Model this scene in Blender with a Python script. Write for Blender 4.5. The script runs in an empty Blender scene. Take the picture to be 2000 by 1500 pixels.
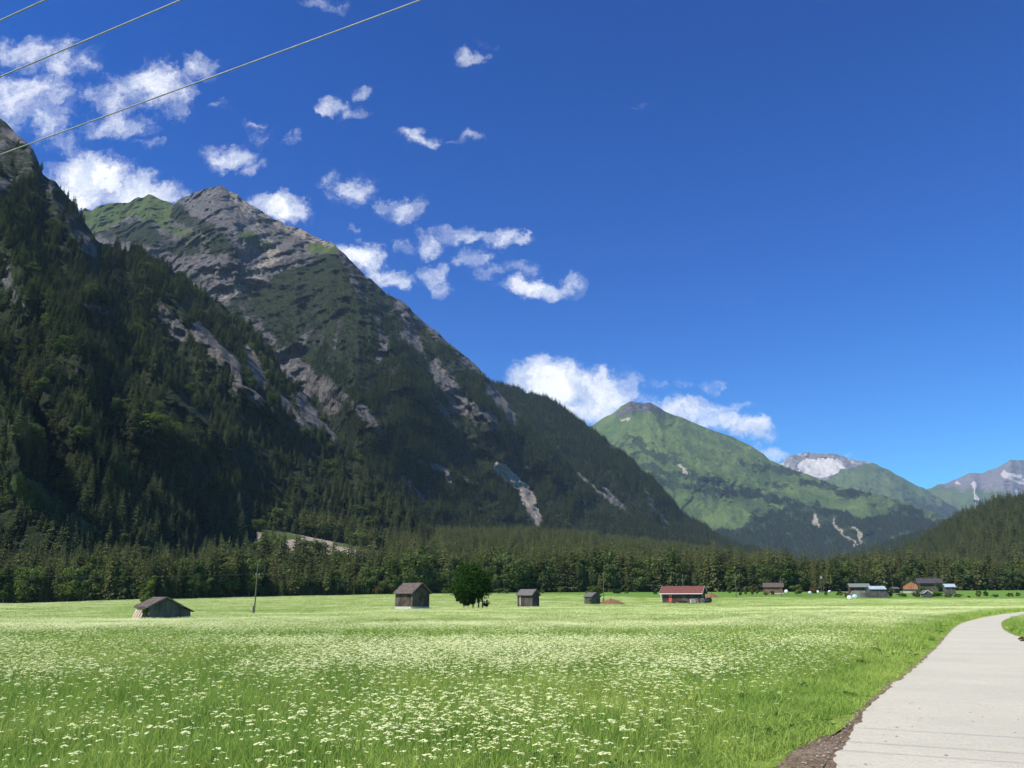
import bpy, math, random
import numpy as np
from mathutils import Vector, Matrix
random.seed(7)
rng = np.random.default_rng(7)
C = bpy.context.scene.collection
S = bpy.context.scene

# ------------------------------------------------------------------ camera
F = 1620.0                     # focal length in photo pixels (photo is 2000 px wide)
TH = math.radians(14.6)        # camera pitched up
EYE = 1.6
cam_d = bpy.data.cameras.new('camera')
cam = bpy.data.objects.new('camera', cam_d); C.objects.link(cam)
cam_d.sensor_width = 36.0; cam_d.lens = 36.0 * F / 2000.0
cam_d.clip_start = 0.05; cam_d.clip_end = 60000
cam.location = (0, 0, EYE); cam.rotation_euler = (math.radians(90) + TH, 0, 0)
S.camera = cam

# ------------------------------------------------------------------ light
SUN_EL, SUN_AZ = math.radians(51), math.radians(-119)     # azimuth from +Y, negative = left
sx = math.sin(SUN_AZ) * math.cos(SUN_EL); sy = math.cos(SUN_AZ) * math.cos(SUN_EL); sz = math.sin(SUN_EL)
sun_d = bpy.data.lights.new('sun', 'SUN'); sun_d.energy = 4.8; sun_d.angle = math.radians(0.5); sun_d.color = (1.0, 0.945, 0.84)
sun = bpy.data.objects.new('sun', sun_d); C.objects.link(sun)
sun.rotation_euler = Vector((sx, sy, sz)).to_track_quat('Z', 'Y').to_euler()

S.view_settings.view_transform = 'Standard'; S.view_settings.look = 'None'
S.view_settings.gamma = 1.0; S.view_settings.use_curve_mapping = False
S.view_settings.exposure = 0.45
S.cycles.max_bounces = 5; S.cycles.diffuse_bounces = 2; S.cycles.transparent_max_bounces = 6
S.cycles.volume_bounces = 0; S.cycles.caustics_reflective = False; S.cycles.caustics_refractive = False
S.cycles.use_denoising = True
S.cycles.use_adaptive_sampling = True; S.cycles.adaptive_threshold = 0.02


def ray(px, py):
    cx = (np.asarray(px, float) - 1000) / F; cy = (750 - np.asarray(py, float)) / F
    return cx, math.cos(TH) - cy * math.sin(TH), math.sin(TH) + cy * math.cos(TH)


def P(px, py, d):              # world point at depth d (along +Y) seen at a direction
    x, y, z = ray(px, py)
    d = np.asarray(d, float)
    return x / y * d, d + 0 * x, EYE + z / y * d


def proj(X, Y, Z):
    zc = Z - EYE
    dep = Y * math.cos(TH) + zc * math.sin(TH)
    up = -Y * math.sin(TH) + zc * math.cos(TH)
    return 1000 + F * X / dep, 750 - F * up / dep


# ------------------------------------------------------------------ world: sky and clouds
class NB:
    """small node-tree builder"""
    def __init__(s, nt): s.nt = nt; s.n = nt.nodes; s.l = nt.links
    def add(s, t, **k):
        nd = s.n.new(t)
        for a, v in k.items(): setattr(nd, a, v)
        return nd
    def put(s, sock, v):
        if isinstance(v, bpy.types.NodeSocket): s.l.new(v, sock)
        elif v is not None: sock.default_value = v
    def math(s, op, a, b=None, c=None, clamp=False):
        nd = s.add('ShaderNodeMath', operation=op, use_clamp=clamp)
        s.put(nd.inputs[0], a); s.put(nd.inputs[1], b)
        if c is not None: s.put(nd.inputs[2], c)
        return nd.outputs[0]
    def vmath(s, op, a, b=None, c=None):
        nd = s.add('ShaderNodeVectorMath', operation=op)
        s.put(nd.inputs[0], a); s.put(nd.inputs[1], b)
        if c is not None: s.put(nd.inputs[2], c)
        return nd.outputs['Value'] if op in ('LENGTH', 'DOT_PRODUCT') else nd.outputs[0]
    def noise(s, vec, scale, detail=4, rough=0.55, dist=0.0, color=False):
        nd = s.add('ShaderNodeTexNoise')
        s.put(nd.inputs['Vector'], vec); s.put(nd.inputs['Scale'], scale)
        nd.inputs['Detail'].default_value = detail; nd.inputs['Roughness'].default_value = rough
        nd.inputs['Distortion'].default_value = dist
        return nd.outputs['Color'] if color else nd.outputs['Fac']
    def ramp(s, v, a, b, lo=0.0, hi=1.0, smooth=True):
        nd = s.add('ShaderNodeMapRange')
        if smooth: nd.interpolation_type = 'SMOOTHSTEP'
        s.put(nd.inputs[0], v); s.put(nd.inputs[1], a); s.put(nd.inputs[2], b)
        nd.inputs[3].default_value = lo; nd.inputs[4].default_value = hi
        return nd.outputs[0]
    def mix(s, f, a, b, blend='MIX'):
        nd = s.add('ShaderNodeMix', data_type='RGBA', blend_type=blend)
        s.put(nd.inputs[0], f)
        for so, v in ((nd.inputs[6], a), (nd.inputs[7], b)):
            if isinstance(v, tuple): so.default_value = (v[0], v[1], v[2], 1)
            else: s.put(so, v)
        return nd.outputs[2]


W = bpy.data.worlds.new('World'); S.world = W; W.use_nodes = True
W.node_tree.nodes.clear(); nb = NB(W.node_tree)
sky = nb.add('ShaderNodeTexSky', sky_type='NISHITA'); sky.sun_disc = False
sky.sun_elevation = SUN_EL; sky.sun_rotation = SUN_AZ; sky.altitude = 1200
sky.air_density = 1.0; sky.dust_density = 0.3; sky.ozone_density = 4.0
geo = nb.add('ShaderNodeTexCoord')
sep = nb.add('ShaderNodeSeparateXYZ'); nb.put(sep.inputs[0], geo.outputs['Generated'])
yy = nb.math('MAXIMUM', sep.outputs[1], 0.05)
comb = nb.add('ShaderNodeCombineXYZ')
nb.put(comb.inputs[0], nb.math('DIVIDE', sep.outputs[0], yy)); nb.put(comb.inputs[1], nb.math('DIVIDE', sep.outputs[2], yy))
uv = comb.outputs[0]
w1 = nb.vmath('SUBTRACT', nb.noise(uv, 12, 8, 0.68, color=True), (0.5, 0.5, 0.5))
w1b = nb.add('ShaderNodeVectorMath', operation='SCALE'); nb.put(w1b.inputs[0], w1); w1b.inputs['Scale'].default_value = 0.10
uvw = nb.vmath('ADD', uv, w1b.outputs[0])
BLOBS = [  # px, py, rx, ry, strength
 (45,105,95,30,.9),(130,128,60,32,.9),(45,190,85,42,1.),(95,240,48,42,.9),(120,285,34,22,.6),(20,235,50,25,.6),(170,188,40,14,.5),
 (290,165,78,40,1.1),(240,195,50,30,.9),(380,137,40,26,.8),(235,245,62,28,.9),(345,200,30,28,.7),(190,258,40,16,.6),
 (300,280,22,12,.5),(440,216,20,10,.35),(180,350,78,44,1.6),(270,385,90,40,1.6),(130,385,60,30,1.5),(340,385,28,22,.9),(90,345,30,16,.6),
 (545,412,58,28,1.4),(515,400,40,18,1.2),(448,303,54,22,.9),(500,318,28,14,.6),(505,262,26,28,.45),(580,275,18,12,.35),
 (650,205,36,14,.85),(692,216,34,14,.7),(694,180,20,13,.6),(815,275,40,18,.85),(918,272,28,16,.8),(886,280,14,10,.4),
 (690,380,50,30,.9),(640,362,20,22,.5),(700,405,30,16,.7),(787,412,50,24,.95),(695,450,12,10,.4),
 (838,474,34,20,.75),(905,460,52,17,.8),(962,462,36,20,.85),(1006,468,26,9,.6),(785,485,24,14,.45),
 (918,510,40,18,.75),(960,528,28,15,.65),(998,520,34,18,.6),(1060,561,68,20,1.2),(1112,552,30,14,1.),(1045,520,18,16,.4),
 (695,508,50,28,1.1),(755,536,54,19,1.),(838,530,36,20,.85),(845,558,26,16,.5),
 (1090,748,92,42,1.7),(1180,765,66,46,1.6),(1100,790,110,40,1.3),(1040,738,50,26,1.4),(1184,722,24,18,1.1),(1230,795,30,30,.8),
 (1335,805,84,28,1.3),(1415,832,66,26,1.2),(1462,842,42,24,1.3),(1430,795,40,12,.6),(1510,890,30,13,1.1),
 (1390,748,28,12,.5),(1275,748,18,10,.4),(1325,745,18,10,.35),(912,107,24,14,.55),(625,8,40,13,.6),(665,12,18,12,.4),(945,90,14,10,.3),
 (500,240,26,12,.4),(1245,208,34,8,.22),(1640,888,22,7,.35)]
tot = None
for (bx, by, rx, ry, st) in BLOBS:
    x0, y0, z0 = ray(bx, by); x1, y1, _ = ray(bx + rx, by); _, y2, z2 = ray(bx, by - ry)
    u0, v0 = x0 / y0, z0 / y0; ru = abs(x1 / y1 - u0); rv = abs(z2 / y2 - v0)
    mp = nb.add('ShaderNodeVectorMath', operation='MULTIPLY_ADD')
    nb.put(mp.inputs[0], uvw); mp.inputs[1].default_value = (1 / ru, 1 / rv, 0); mp.inputs[2].default_value = (-u0 / ru, -v0 / rv, 0)
    q = nb.vmath('DOT_PRODUCT', mp.outputs[0], mp.outputs[0])
    e = nb.math('MULTIPLY_ADD', q, -0.6 * st - 0.05, st * 1.0)          # paraboloid, peak st
    tot = nb.math('MAXIMUM', e, tot if tot is not None else -1.0)
ndet = nb.noise(uvw, 34, 8, 0.68, 0.25)
dens = nb.math('ADD', tot, nb.math('MULTIPLY', nb.math('SUBTRACT', ndet, 0.5), 2.5))
alpha = nb.ramp(dens, 0.0, 1.7)
front = nb.math('GREATER_THAN', sep.outputs[1], 0.06)
alpha = nb.math('MULTIPLY', nb.math('MULTIPLY', alpha, front), 0.97)
hs = nb.add('ShaderNodeHueSaturation'); hs.inputs['Saturation'].default_value = 1.38; hs.inputs['Value'].default_value = 1.0
nb.put(hs.inputs['Color'], sky.outputs[0])
skc = nb.mix(1.0, hs.outputs[0], (0.78, 0.94, 1.20), 'MULTIPLY')
SKY_STRENGTH = 0.085
_s = nb.add('ShaderNodeSeparateColor'); nb.put(_s.inputs[0], skc)
_r, _g, _b = _s.outputs[0], _s.outputs[1], _s.outputs[2]
_g = nb.math('MULTIPLY', nb.math('POWER', _g, 1.44), 0.92 * 1.09 ** -0.44)
_b = nb.math('MULTIPLY', nb.math('POWER', _b, 1.25), 1.08 * 3.4 ** -0.25)
_c = nb.add('ShaderNodeCombineColor'); nb.put(_c.inputs[0], _r); nb.put(_c.inputs[1], _g); nb.put(_c.inputs[2], _b)
skc = _c.outputs[0]
cs = nb.ramp(nb.noise(uvw, 20, 6, 0.62), 0.36, 0.62)
cl = nb.mix(cs, (6.6, 7.3, 8.7), (11.2, 11.2, 11.3))
col = nb.mix(alpha, skc, cl)
bg = nb.add('ShaderNodeBackground'); bg.inputs[1].default_value = SKY_STRENGTH; nb.put(bg.inputs[0], col)
wo = nb.add('ShaderNodeOutputWorld'); nb.l.new(bg.outputs[0], wo.inputs[0])
W.cycles.sampling_method = 'MANUAL'; W.cycles.sample_map_resolution = 512


# ------------------------------------------------------------------ numpy noise
def _h(ix, iy, seed):
    n = (ix.astype(np.int64) * 374761393 + iy.astype(np.int64) * 668265263 + seed * 974634777) & 0xffffffff
    n = ((n ^ (n >> 13)) * 1274126177) & 0xffffffff
    return ((n ^ (n >> 16)) & 0xffffff) / float(0xffffff)


def vnoise(x, y, seed):
    x = np.asarray(x, float); y = np.asarray(y, float)
    ix = np.floor(x); iy = np.floor(y); fx = x - ix; fy = y - iy
    fx = fx * fx * fx * (fx * (fx * 6 - 15) + 10); fy = fy * fy * fy * (fy * (fy * 6 - 15) + 10)
    a = _h(ix, iy, seed); b = _h(ix + 1, iy, seed); c = _h(ix, iy + 1, seed); d = _h(ix + 1, iy + 1, seed)
    return (a + (b - a) * fx) * (1 - fy) + (c + (d - c) * fx) * fy


def fbm(x, y, octv=5, seed=0, gain=0.5, ridged=False):
    t = 0; a = 1; n = 0; ca, sa = math.cos(0.6), math.sin(0.6)
    for o in range(octv):
        v = vnoise(x, y, seed + o * 17)
        if ridged: v = 1 - np.abs(2 * v - 1)
        t = t + a * v; n += a; a *= gain
        x, y = (x * ca - y * sa) * 2.03 + 3.1, (x * sa + y * ca) * 2.03 + 7.7
    return t / n                      # 0..1


def smooth(a, b, v):
    t = np.clip((v - a) / (b - a), 0, 1); return t * t * (3 - 2 * t)


# ------------------------------------------------------------------ valley floor height
GD = np.array([0, 45, 80, 120, 150, 175, 210, 250, 300, 350, 400, 450, 520, 620], float)
flat = lambda d: 1172 + 2768 / d
GC = {
 -400: [None, None, 1214, 1206, 1199, 1194, 1188, 1183.5, 1180.5, 1178, 1175, 1172, 1166, 1160],
    0: [None, None, 1213, 1206, 1199, 1194, 1188, 1183.5, 1180.5, 1178, 1175, 1172, 1166, 1160],
  315: [None, None, 1212, 1206.5, 1197, 1190.5, 1184, 1178.5, 1173.5, 1170, 1167.5, 1165, 1160, 1150],
  500: [None, None, 1208, 1201, 1196.5, 1190, 1184, 1178.5, 1173, 1169, 1165, 1162, 1155, 1140],
  900: [None, None, None, 1195.5, 1191, 1187.6, 1184, 1178, 1172, 1167, 1162, 1158.5, 1150, 1138],
 1200: [None, None, None, None, 1191, 1188, 1184.5, 1178, 1171.5, 1166, 1161, 1157.5, 1152, 1147],
 1500: [None, None, None, None, 1191, 1188, 1184, 1177.5, 1171.5, 1165, 1160, 1156.5, 1153, 1149],
 1750: [None, None, None, None, 1191, 1188, 1184, 1177, 1171.5, 1167, 1162.5, 1158, 1153, 1149],
 2400: [None, None, None, None, 1191, 1188, 1184, 1177, 1171.5, 1167, 1162.5, 1158, 1153, 1149]}
GCX = np.array(sorted(GC)); GT = np.zeros((len(GCX), len(GD)))
for i, k in enumerate(GCX):
    for j, d in enumerate(GD):
        v = GC[k][j]
        GT[i, j] = 0.0 if v is None else P(k, v, d)[2]


FLOW_X = [-600, 500, 900, 1100, 1300, 1500, 1700, 2600]
FLOW_D = [400, 400, 430, 400, 320, 335, 318, 318]
def flow_d(px): return np.interp(px, FLOW_X, FLOW_D)


def G(X, Y):                          # soil height: the tall flowering grass stands on lower ground than the row it is seen at
    Y_ = np.asarray(Y, float); pxc = 1000 + 1674 * np.asarray(X, float) / np.clip(Y_, 5, None)
    return G0(X, Y) - .5 * smooth(30, 72, Y_) * (1 - smooth(-10, 12, Y_ - flow_d(pxc))) * (1 - smooth(1330, 1560, pxc) * (1 - smooth(150, 190, Y_)))


def G0(X, Y):                         # height of the meadow's upper surface in metres
    X = np.asarray(X, float); Y = np.asarray(Y, float)
    Yc = np.clip(Y, 5, None)
    pxc = np.clip(1000 + 1674 * X / Yc, GCX[0], GCX[-1])
    d = np.clip(Y, 0, GD[-1])
    i = np.clip(np.searchsorted(GCX, pxc) - 1, 0, len(GCX) - 2); fi = (pxc - GCX[i]) / (GCX[i + 1] - GCX[i]); fi = fi * fi * (3 - 2 * fi)
    j = np.clip(np.searchsorted(GD, d) - 1, 0, len(GD) - 2); fj = (d - GD[j]) / (GD[j + 1] - GD[j])
    z = (GT[i, j] * (1 - fj) + GT[i, j + 1] * fj) * (1 - fi) + (GT[i + 1, j] * (1 - fj) + GT[i + 1, j + 1] * fj) * fi
    z = z * smooth(40, 60, Y)
    far = np.clip(Y - 620, 0, 3000)
    return z + far * 0.004


def gpt(px, d):                        # ground point below image column px at depth d
    X = (px - 1000) / 1674 * d
    for _ in range(4):
        z = float(G0(X, d)); p, q = proj(X, d, z); X += (px - p) * d / 1674
    return X, d, float(G0(X, d))


def dep_for(px, py, lo=30, hi=560):
    """depth at which the ground under column px is seen at row py"""
    for _ in range(40):
        m = (lo + hi) / 2; x, y, z = gpt(px, m)
        if proj(x, y, z)[1] > py: lo = m
        else: hi = m
    return lo


# ------------------------------------------------------------------ helpers
def tag(o, label=None, cat=None, group=None, kind=None):
    if label: o['label'] = label
    if cat: o['category'] = cat
    if group: o['group'] = group
    if kind: o['kind'] = kind
    return o


def link(name, me, parent=None, mat=None):
    o = bpy.data.objects.new(name, me); C.objects.link(o)
    if parent: o.parent = parent
    if mat: me.materials.append(mat)
    return o


def empty(name, loc, rz=0.0, sc=1.0):
    o = bpy.data.objects.new(name, None); C.objects.link(o)
    o.location = loc; o.rotation_euler = (0, 0, rz); o.scale = (sc, sc, sc); o.empty_display_size = 0.5
    return o


def np_mesh(name, co, faces, smooth_=False):
    """co (n,3), faces (m,k) with constant k"""
    co = np.ascontiguousarray(co, dtype=np.float32); faces = np.ascontiguousarray(faces, dtype=np.int32)
    me = bpy.data.meshes.new(name); m, k = faces.shape
    me.vertices.add(len(co)); me.vertices.foreach_set('co', co.ravel())
    me.loops.add(m * k); me.loops.foreach_set('vertex_index', faces.ravel())
    me.polygons.add(m); me.polygons.foreach_set('loop_start', np.arange(0, m * k, k, dtype=np.int32))
    try: me.polygons.foreach_set('loop_total', np.full(m, k, dtype=np.int32))
    except Exception: pass
    if smooth_: me.polygons.foreach_set('use_smooth', np.ones(m, dtype=bool))
    me.update(calc_edges=True)
    return me


def grid_faces(nr, nc):
    r, c = np.meshgrid(np.arange(nr - 1), np.arange(nc - 1), indexing='ij')
    a = (r * nc + c).ravel()
    return np.stack([a, a + 1, a + nc + 1, a + nc], 1)


class MB:
    def __init__(s): s.v = []; s.f = []
    def add(s, vs, fs):
        b = len(s.v); s.v += [tuple(v) for v in vs]; s.f += [tuple(b + i for i in f) for f in fs]; return s
    def box(s, c, d, M=None):
        cx, cy, cz = c; hx, hy, hz = d[0] / 2, d[1] / 2, d[2] / 2
        vs = [Vector((cx + a * hx, cy + b * hy, cz + e * hz)) for a in (-1, 1) for b in (-1, 1) for e in (-1, 1)]
        if M is not None: vs = [M @ v for v in vs]
        return s.add(vs, [(0, 1, 3, 2), (4, 6, 7, 5), (0, 4, 5, 1), (2, 3, 7, 6), (0, 2, 6, 4), (1, 5, 7, 3)])
    def prism(s, pts, ax0, ax1, axis='x'):
        """extrude a polygon (list of (a,b)) between ax0 and ax1 along x or y"""
        n = len(pts)
        f = (lambda t, p: (t, p[0], p[1])) if axis == 'x' else (lambda t, p: (p[0], t, p[1]))
        vs = [f(ax0, p) for p in pts] + [f(ax1, p) for p in pts]
        return s.add(vs, [tuple(range(n - 1, -1, -1)), tuple(range(n, 2 * n))] + [(i, (i + 1) % n, n + (i + 1) % n, n + i) for i in range(n)])
    def tube(s, pts, r, n=6, r1=None):
        pts = [Vector(p) for p in pts]; m = len(pts); b = len(s.v)
        for i, p in enumerate(pts):
            t = (pts[min(i + 1, m - 1)] - pts[max(i - 1, 0)]).normalized()
            up = Vector((0, 0, 1)) if abs(t.z) < .9 else Vector((1, 0, 0))
            a = t.cross(up).normalized(); c = a.cross(t)
            rr = r if r1 is None else r + (r1 - r) * i / (m - 1)
            for k in range(n):
                an = 2 * math.pi * k / n; s.v.append(tuple(p + (a * math.cos(an) + c * math.sin(an)) * rr))
        for i in range(m - 1):
            for k in range(n):
                s.f.append((b + i * n + k, b + i * n + (k + 1) % n, b + (i + 1) * n + (k + 1) % n, b + (i + 1) * n + k))
        s.f.append(tuple(b + k for k in range(n - 1, -1, -1))); s.f.append(tuple(b + (m - 1) * n + k for k in range(n)))
        return s
    def mesh(s, name):
        me = bpy.data.meshes.new(name); me.from_pydata(s.v, [], s.f); me.update(); return me
    def build(s, name, mat, parent=None, sm=False):
        me = s.mesh(name)
        if sm: me.polygons.foreach_set('use_smooth', [True] * len(me.polygons))
        return link(name, me, parent, mat)


# ------------------------------------------------------------------ materials
def new_mat(name):
    m = bpy.data.materials.new(name); m.use_nodes = True; m.node_tree.nodes.clear()
    b = NB(m.node_tree); out = b.add('ShaderNodeOutputMaterial')
    return m, b, out


def pos(b): return b.add('ShaderNodeNewGeometry').outputs['Position']
def ocoord(b): return b.add('ShaderNodeTexCoord').outputs['Object']


def principled(b, out, col, rough=0.9, bump=None, bdist=0.1, bstr=1.0, spec=0.3, metal=0.0):
    p = b.add('ShaderNodeBsdfPrincipled')
    if isinstance(col, tuple): p.inputs['Base Color'].default_value = (*col, 1)
    else: b.put(p.inputs['Base Color'], col)
    b.put(p.inputs['Roughness'], rough); p.inputs['Specular IOR Level'].default_value = spec; p.inputs['Metallic'].default_value = metal
    if bump is not None:
        bn = b.add('ShaderNodeBump'); b.put(bn.inputs['Height'], bump); bn.inputs['Distance'].default_value = bdist; bn.inputs['Strength'].default_value = bstr
        b.l.new(bn.outputs[0], p.inputs['Normal'])
    b.l.new(p.outputs[0], out.inputs[0]); return p


def wood_mat(name, c1, c2, streak=9.0, metalish=False, rough=0.85):
    m, b, out = new_mat(name); o = ocoord(b)
    mp = b.add('ShaderNodeMapping'); b.put(mp.inputs[0], o); mp.inputs['Scale'].default_value = (streak, streak, 0.7)
    n = b.noise(mp.outputs[0], 1.0, 5, 0.65); n2 = b.noise(o, 0.7, 4)
    n3 = b.ramp(b.noise(mp.outputs[0], 0.35, 2), 0.35, 0.65)
    c = b.mix(b.ramp(n, 0.3, 0.7), c1, c2)
    c = b.mix(b.math('MULTIPLY', n3, 0.55), c, tuple(x * 0.45 for x in c1))
    c = b.mix(b.math('MULTIPLY', b.ramp(n2, 0.4, 0.7), 0.35), c, (0.23, 0.22, 0.2))
    principled(b, out, c, rough, n, 0.02); return m


def plain_mat(name, c1, c2, scale=3.0, rough=0.8, spec=0.3, metal=0.0, bd=0.02):
    m, b, out = new_mat(name); n = b.noise(ocoord(b), scale, 6, 0.65)
    principled(b, out, b.mix(b.ramp(n, 0.3, 0.7), c1, c2), rough, n, bd, 1.0, spec, metal); return m


def roof_mat(name, c1, c2):
    m, b, out = new_mat(name); o = ocoord(b)
    mp = b.add('ShaderNodeMapping'); b.put(mp.inputs[0], o); mp.inputs['Scale'].default_value = (1, 1, 1)
    br = b.add('ShaderNodeTexVoronoi'); br.inputs['Scale'].default_value = 4.0; b.put(br.inputs['Vector'], o)
    n = b.noise(o, 2.2, 5, 0.7)
    c = b.mix(b.ramp(n, 0.3, 0.7), c1, c2)
    c = b.mix(0.35, c, b.mix(1.0, c, br.outputs['Color'], 'MULTIPLY'))
    principled(b, out, c, 0.8, n, 0.03); return m


def leaf_mat(name, dark, light, trans=0.25, rnd=0.5, scale=0.25):
    m, b, out = new_mat(name)
    oi = b.add('ShaderNodeObjectInfo').outputs['Random']
    n = b.noise(pos(b), scale, 3)
    f = b.math('ADD', b.math('MULTIPLY', oi, rnd), b.math('MULTIPLY', b.ramp(n, 0.25, 0.75), 1 - rnd))
    c = b.mix(f, dark, light)
    d = b.add('ShaderNodeBsdfDiffuse'); t = b.add('ShaderNodeBsdfTranslucent'); mx = b.add('ShaderNodeMixShader')
    b.put(d.inputs[0], c); b.put(t.inputs[0], b.mix(1.0, c, (1.3, 1.5, 0.5), 'MULTIPLY')); mx.inputs[0].default_value = trans
    b.l.new(d.outputs[0], mx.inputs[1]); b.l.new(t.outputs[0], mx.inputs[2]); b.l.new(mx.outputs[0], out.inputs[0])
    return m


M = {}
M['spruce'] = leaf_mat('spruce_needles', (0.028, 0.048, 0.023), (0.150, 0.172, 0.068), 0.15, 0.75)
M['leaf'] = leaf_mat('broad_leaves', (0.042, 0.070, 0.024), (0.16, 0.20, 0.06), 0.2, 0.6)
M['maple'] = leaf_mat('maple_leaves', (0.018, 0.045, 0.010), (0.04, 0.085, 0.016), 0.2, 0.0, 0.6)
M['bush'] = leaf_mat('bush_leaves', (0.05, 0.085, 0.022), (0.15, 0.17, 0.05), 0.25, 0.6)
M['vine'] = leaf_mat('vine_leaves', (0.06, 0.12, 0.02), (0.14, 0.24, 0.04), 0.3, 0.0, 2.0)
M['bark'] = plain_mat('bark', (0.06, 0.045, 0.035), (0.16, 0.13, 0.1), 2.0, 0.95)
M['birch'] = plain_mat('pale_bark', (0.20, 0.18, 0.14), (0.38, 0.36, 0.3), 2.0, 0.9)
M['shed_wood'] = wood_mat('shed_wood', (0.047, 0.028, 0.019), (0.105, 0.066, 0.047))
M['grey_wood'] = wood_mat('grey_wood', (0.066, 0.060, 0.057), (0.150, 0.138, 0.126))
M['dark_wood'] = wood_mat('dark_wood', (0.042, 0.033, 0.030), (0.084, 0.066, 0.060))
M['red_wood'] = wood_mat('red_brown_wood', (0.060, 0.028, 0.022), (0.120, 0.060, 0.048))
M['orange_wood'] = wood_mat('orange_wood', (0.36, 0.14, 0.05), (0.52, 0.24, 0.10), 5.0)
M['tan_wood'] = wood_mat('tan_wood', (0.096, 0.072, 0.036), (0.160, 0.120, 0.064), 5.0)
M['pale_board'] = wood_mat('pale_board', (0.46, 0.33, 0.24), (0.66, 0.52, 0.42), 4.0)
M['shingle'] = roof_mat('brown_shingle', (0.085, 0.062, 0.052), (0.19, 0.145, 0.12))
M['shingle_grey'] = roof_mat('grey_shingle', (0.11, 0.10, 0.09), (0.22, 0.2, 0.18))
M['shingle_red'] = roof_mat('red_tile', (0.17, 0.058, 0.044), (0.25, 0.095, 0.072))
M['roof_rust'] = roof_mat('rust_tile', (0.26, 0.085, 0.05), (0.36, 0.13, 0.08))
M['roof_dark'] = roof_mat('slate_roof', (0.06, 0.05, 0.055), (0.11, 0.095, 0.1))
M['roof_blue'] = plain_mat('pale_sheet_metal', (0.34, 0.40, 0.44), (0.46, 0.52, 0.55), 1.0, 0.45, 0.5)
M['roof_green'] = plain_mat('green_roof_sheet', (0.14, 0.165, 0.13), (0.22, 0.24, 0.195), 1.5, 0.6)
M['white_paint'] = plain_mat('white_paint', (0.62, 0.6, 0.56), (0.78, 0.77, 0.73), 3.0, 0.7)
M['red_door'] = plain_mat('red_door_paint', (0.62, 0.07, 0.04), (0.72, 0.11, 0.07), 3.0, 0.6)
M['stone'] = plain_mat('plinth_stone', (0.42, 0.38, 0.33), (0.6, 0.55, 0.48), 2.0, 0.9)
M['bale'] = plain_mat('bale_film', (0.66, 0.68, 0.66), (0.82, 0.83, 0.8), 6.0, 0.4, 0.5)
M['black_film'] = plain_mat('black_film', (0.012, 0.012, 0.014), (0.03, 0.03, 0.035), 6.0, 0.4, 0.5)
M['pole_wood'] = plain_mat('pole_wood', (0.10, 0.085, 0.065), (0.2, 0.17, 0.13), 6.0, 0.9)
M['pole_metal'] = plain_mat('pole_metal', (0.25, 0.25, 0.25), (0.4, 0.4, 0.4), 6.0, 0.6)
M['ceramic'] = plain_mat('insulator_ceramic', (0.5, 0.5, 0.48), (0.65, 0.65, 0.62), 6.0, 0.3, 0.5)
M['wire'] = plain_mat('aluminium_wire', (0.30, 0.30, 0.31), (0.40, 0.40, 0.41), 30.0, 0.5, 0.5, 0.3)
M['earth'] = plain_mat('brown_earth', (0.15, 0.075, 0.04), (0.27, 0.145, 0.085), 1.2, 0.95, 0.2, 0, 0.2)
M['trailer'] = plain_mat('faded_panels', (0.14, 0.19, 0.2), (0.3, 0.36, 0.36), 0.8, 0.7)
M['window'] = plain_mat('dark_window', (0.05, 0.055, 0.06), (0.09, 0.1, 0.1), 1.0, 0.2, 0.6)

# mountain material: attribute mask = (vegetation, grass, scree)
def mountain_mat(name, sc, veg=((0.016, 0.026, 0.012), (0.045, 0.060, 0.022)), grass=((0.07, 0.11, 0.03), (0.13, 0.17, 0.05)),
                 rock=((0.055, 0.054, 0.057), (0.25, 0.232, 0.22)), scree=(0.42, 0.355, 0.285), strata=1.0, bd=1.0):
    m, b, out = new_mat(name); p = pos(b)
    at = b.add('ShaderNodeVertexColor', layer_name='mask')
    sp = b.add('ShaderNodeSeparateColor'); b.put(sp.inputs[0], at.outputs[0])
    n1 = b.noise(p, 1 / sc, 7, 0.68); n2 = b.noise(p, 1 / (sc * 6), 5, 0.6); n3 = b.noise(p, 3 / sc, 4, 0.7)
    mp = b.add('ShaderNodeMapping'); b.put(mp.inputs[0], p); mp.inputs['Rotation'].default_value = (0.1, 0.6, 0.2); mp.inputs['Scale'].default_value = (1.3 / sc, 1.0 / sc, 0.35 / sc)
    st = b.noise(mp.outputs[0], 1.0, 5, 0.6, 0.6)
    r = b.ramp(b.math('ADD', b.math('MULTIPLY', n1, 0.6), b.math('MULTIPLY', st, 0.4 * strata)), 0.34, 0.66 if strata else 0.45)
    rc = b.mix(r, rock[0], rock[1])
    rc = b.mix(b.math('MULTIPLY', b.ramp(n2, 0.45, 0.7), 0.4), rc, (0.235, 0.215, 0.19))
    gc = b.mix(b.ramp(n2, 0.3, 0.7), grass[0], grass[1]); gc = b.mix(b.math('MULTIPLY', b.ramp(n3, 0.4, 0.7), 0.5), gc, veg[1])
    vc = b.mix(b.ramp(n3, 0.3, 0.7), veg[0], veg[1])
    def thr(a, k=1.6):
        v = b.math('ADD', a, b.math('MULTIPLY', b.math('SUBTRACT', n1, 0.5), k)); return b.ramp(v, 0.42, 0.58)
    c = b.mix(thr(sp.outputs[1], 1.0), rc, gc)
    c = b.mix(thr(sp.outputs[2], 1.7), c, b.mix(b.math('MULTIPLY', n3, 0.5), scree, tuple(x * 0.6 for x in scree)))
    vt = thr(sp.outputs[0], 2.4)
    c = b.mix(vt, c, vc)
    h = b.math('ADD', b.math('MULTIPLY', n1, 1.0), b.math('MULTIPLY', vt, 0.12)); h = b.math('ADD', h, b.math('MULTIPLY', st, 0.35 * strata))
    principled(b, out, c, 0.95, h, sc * bd, 1.0, 0.1); return m


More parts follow.
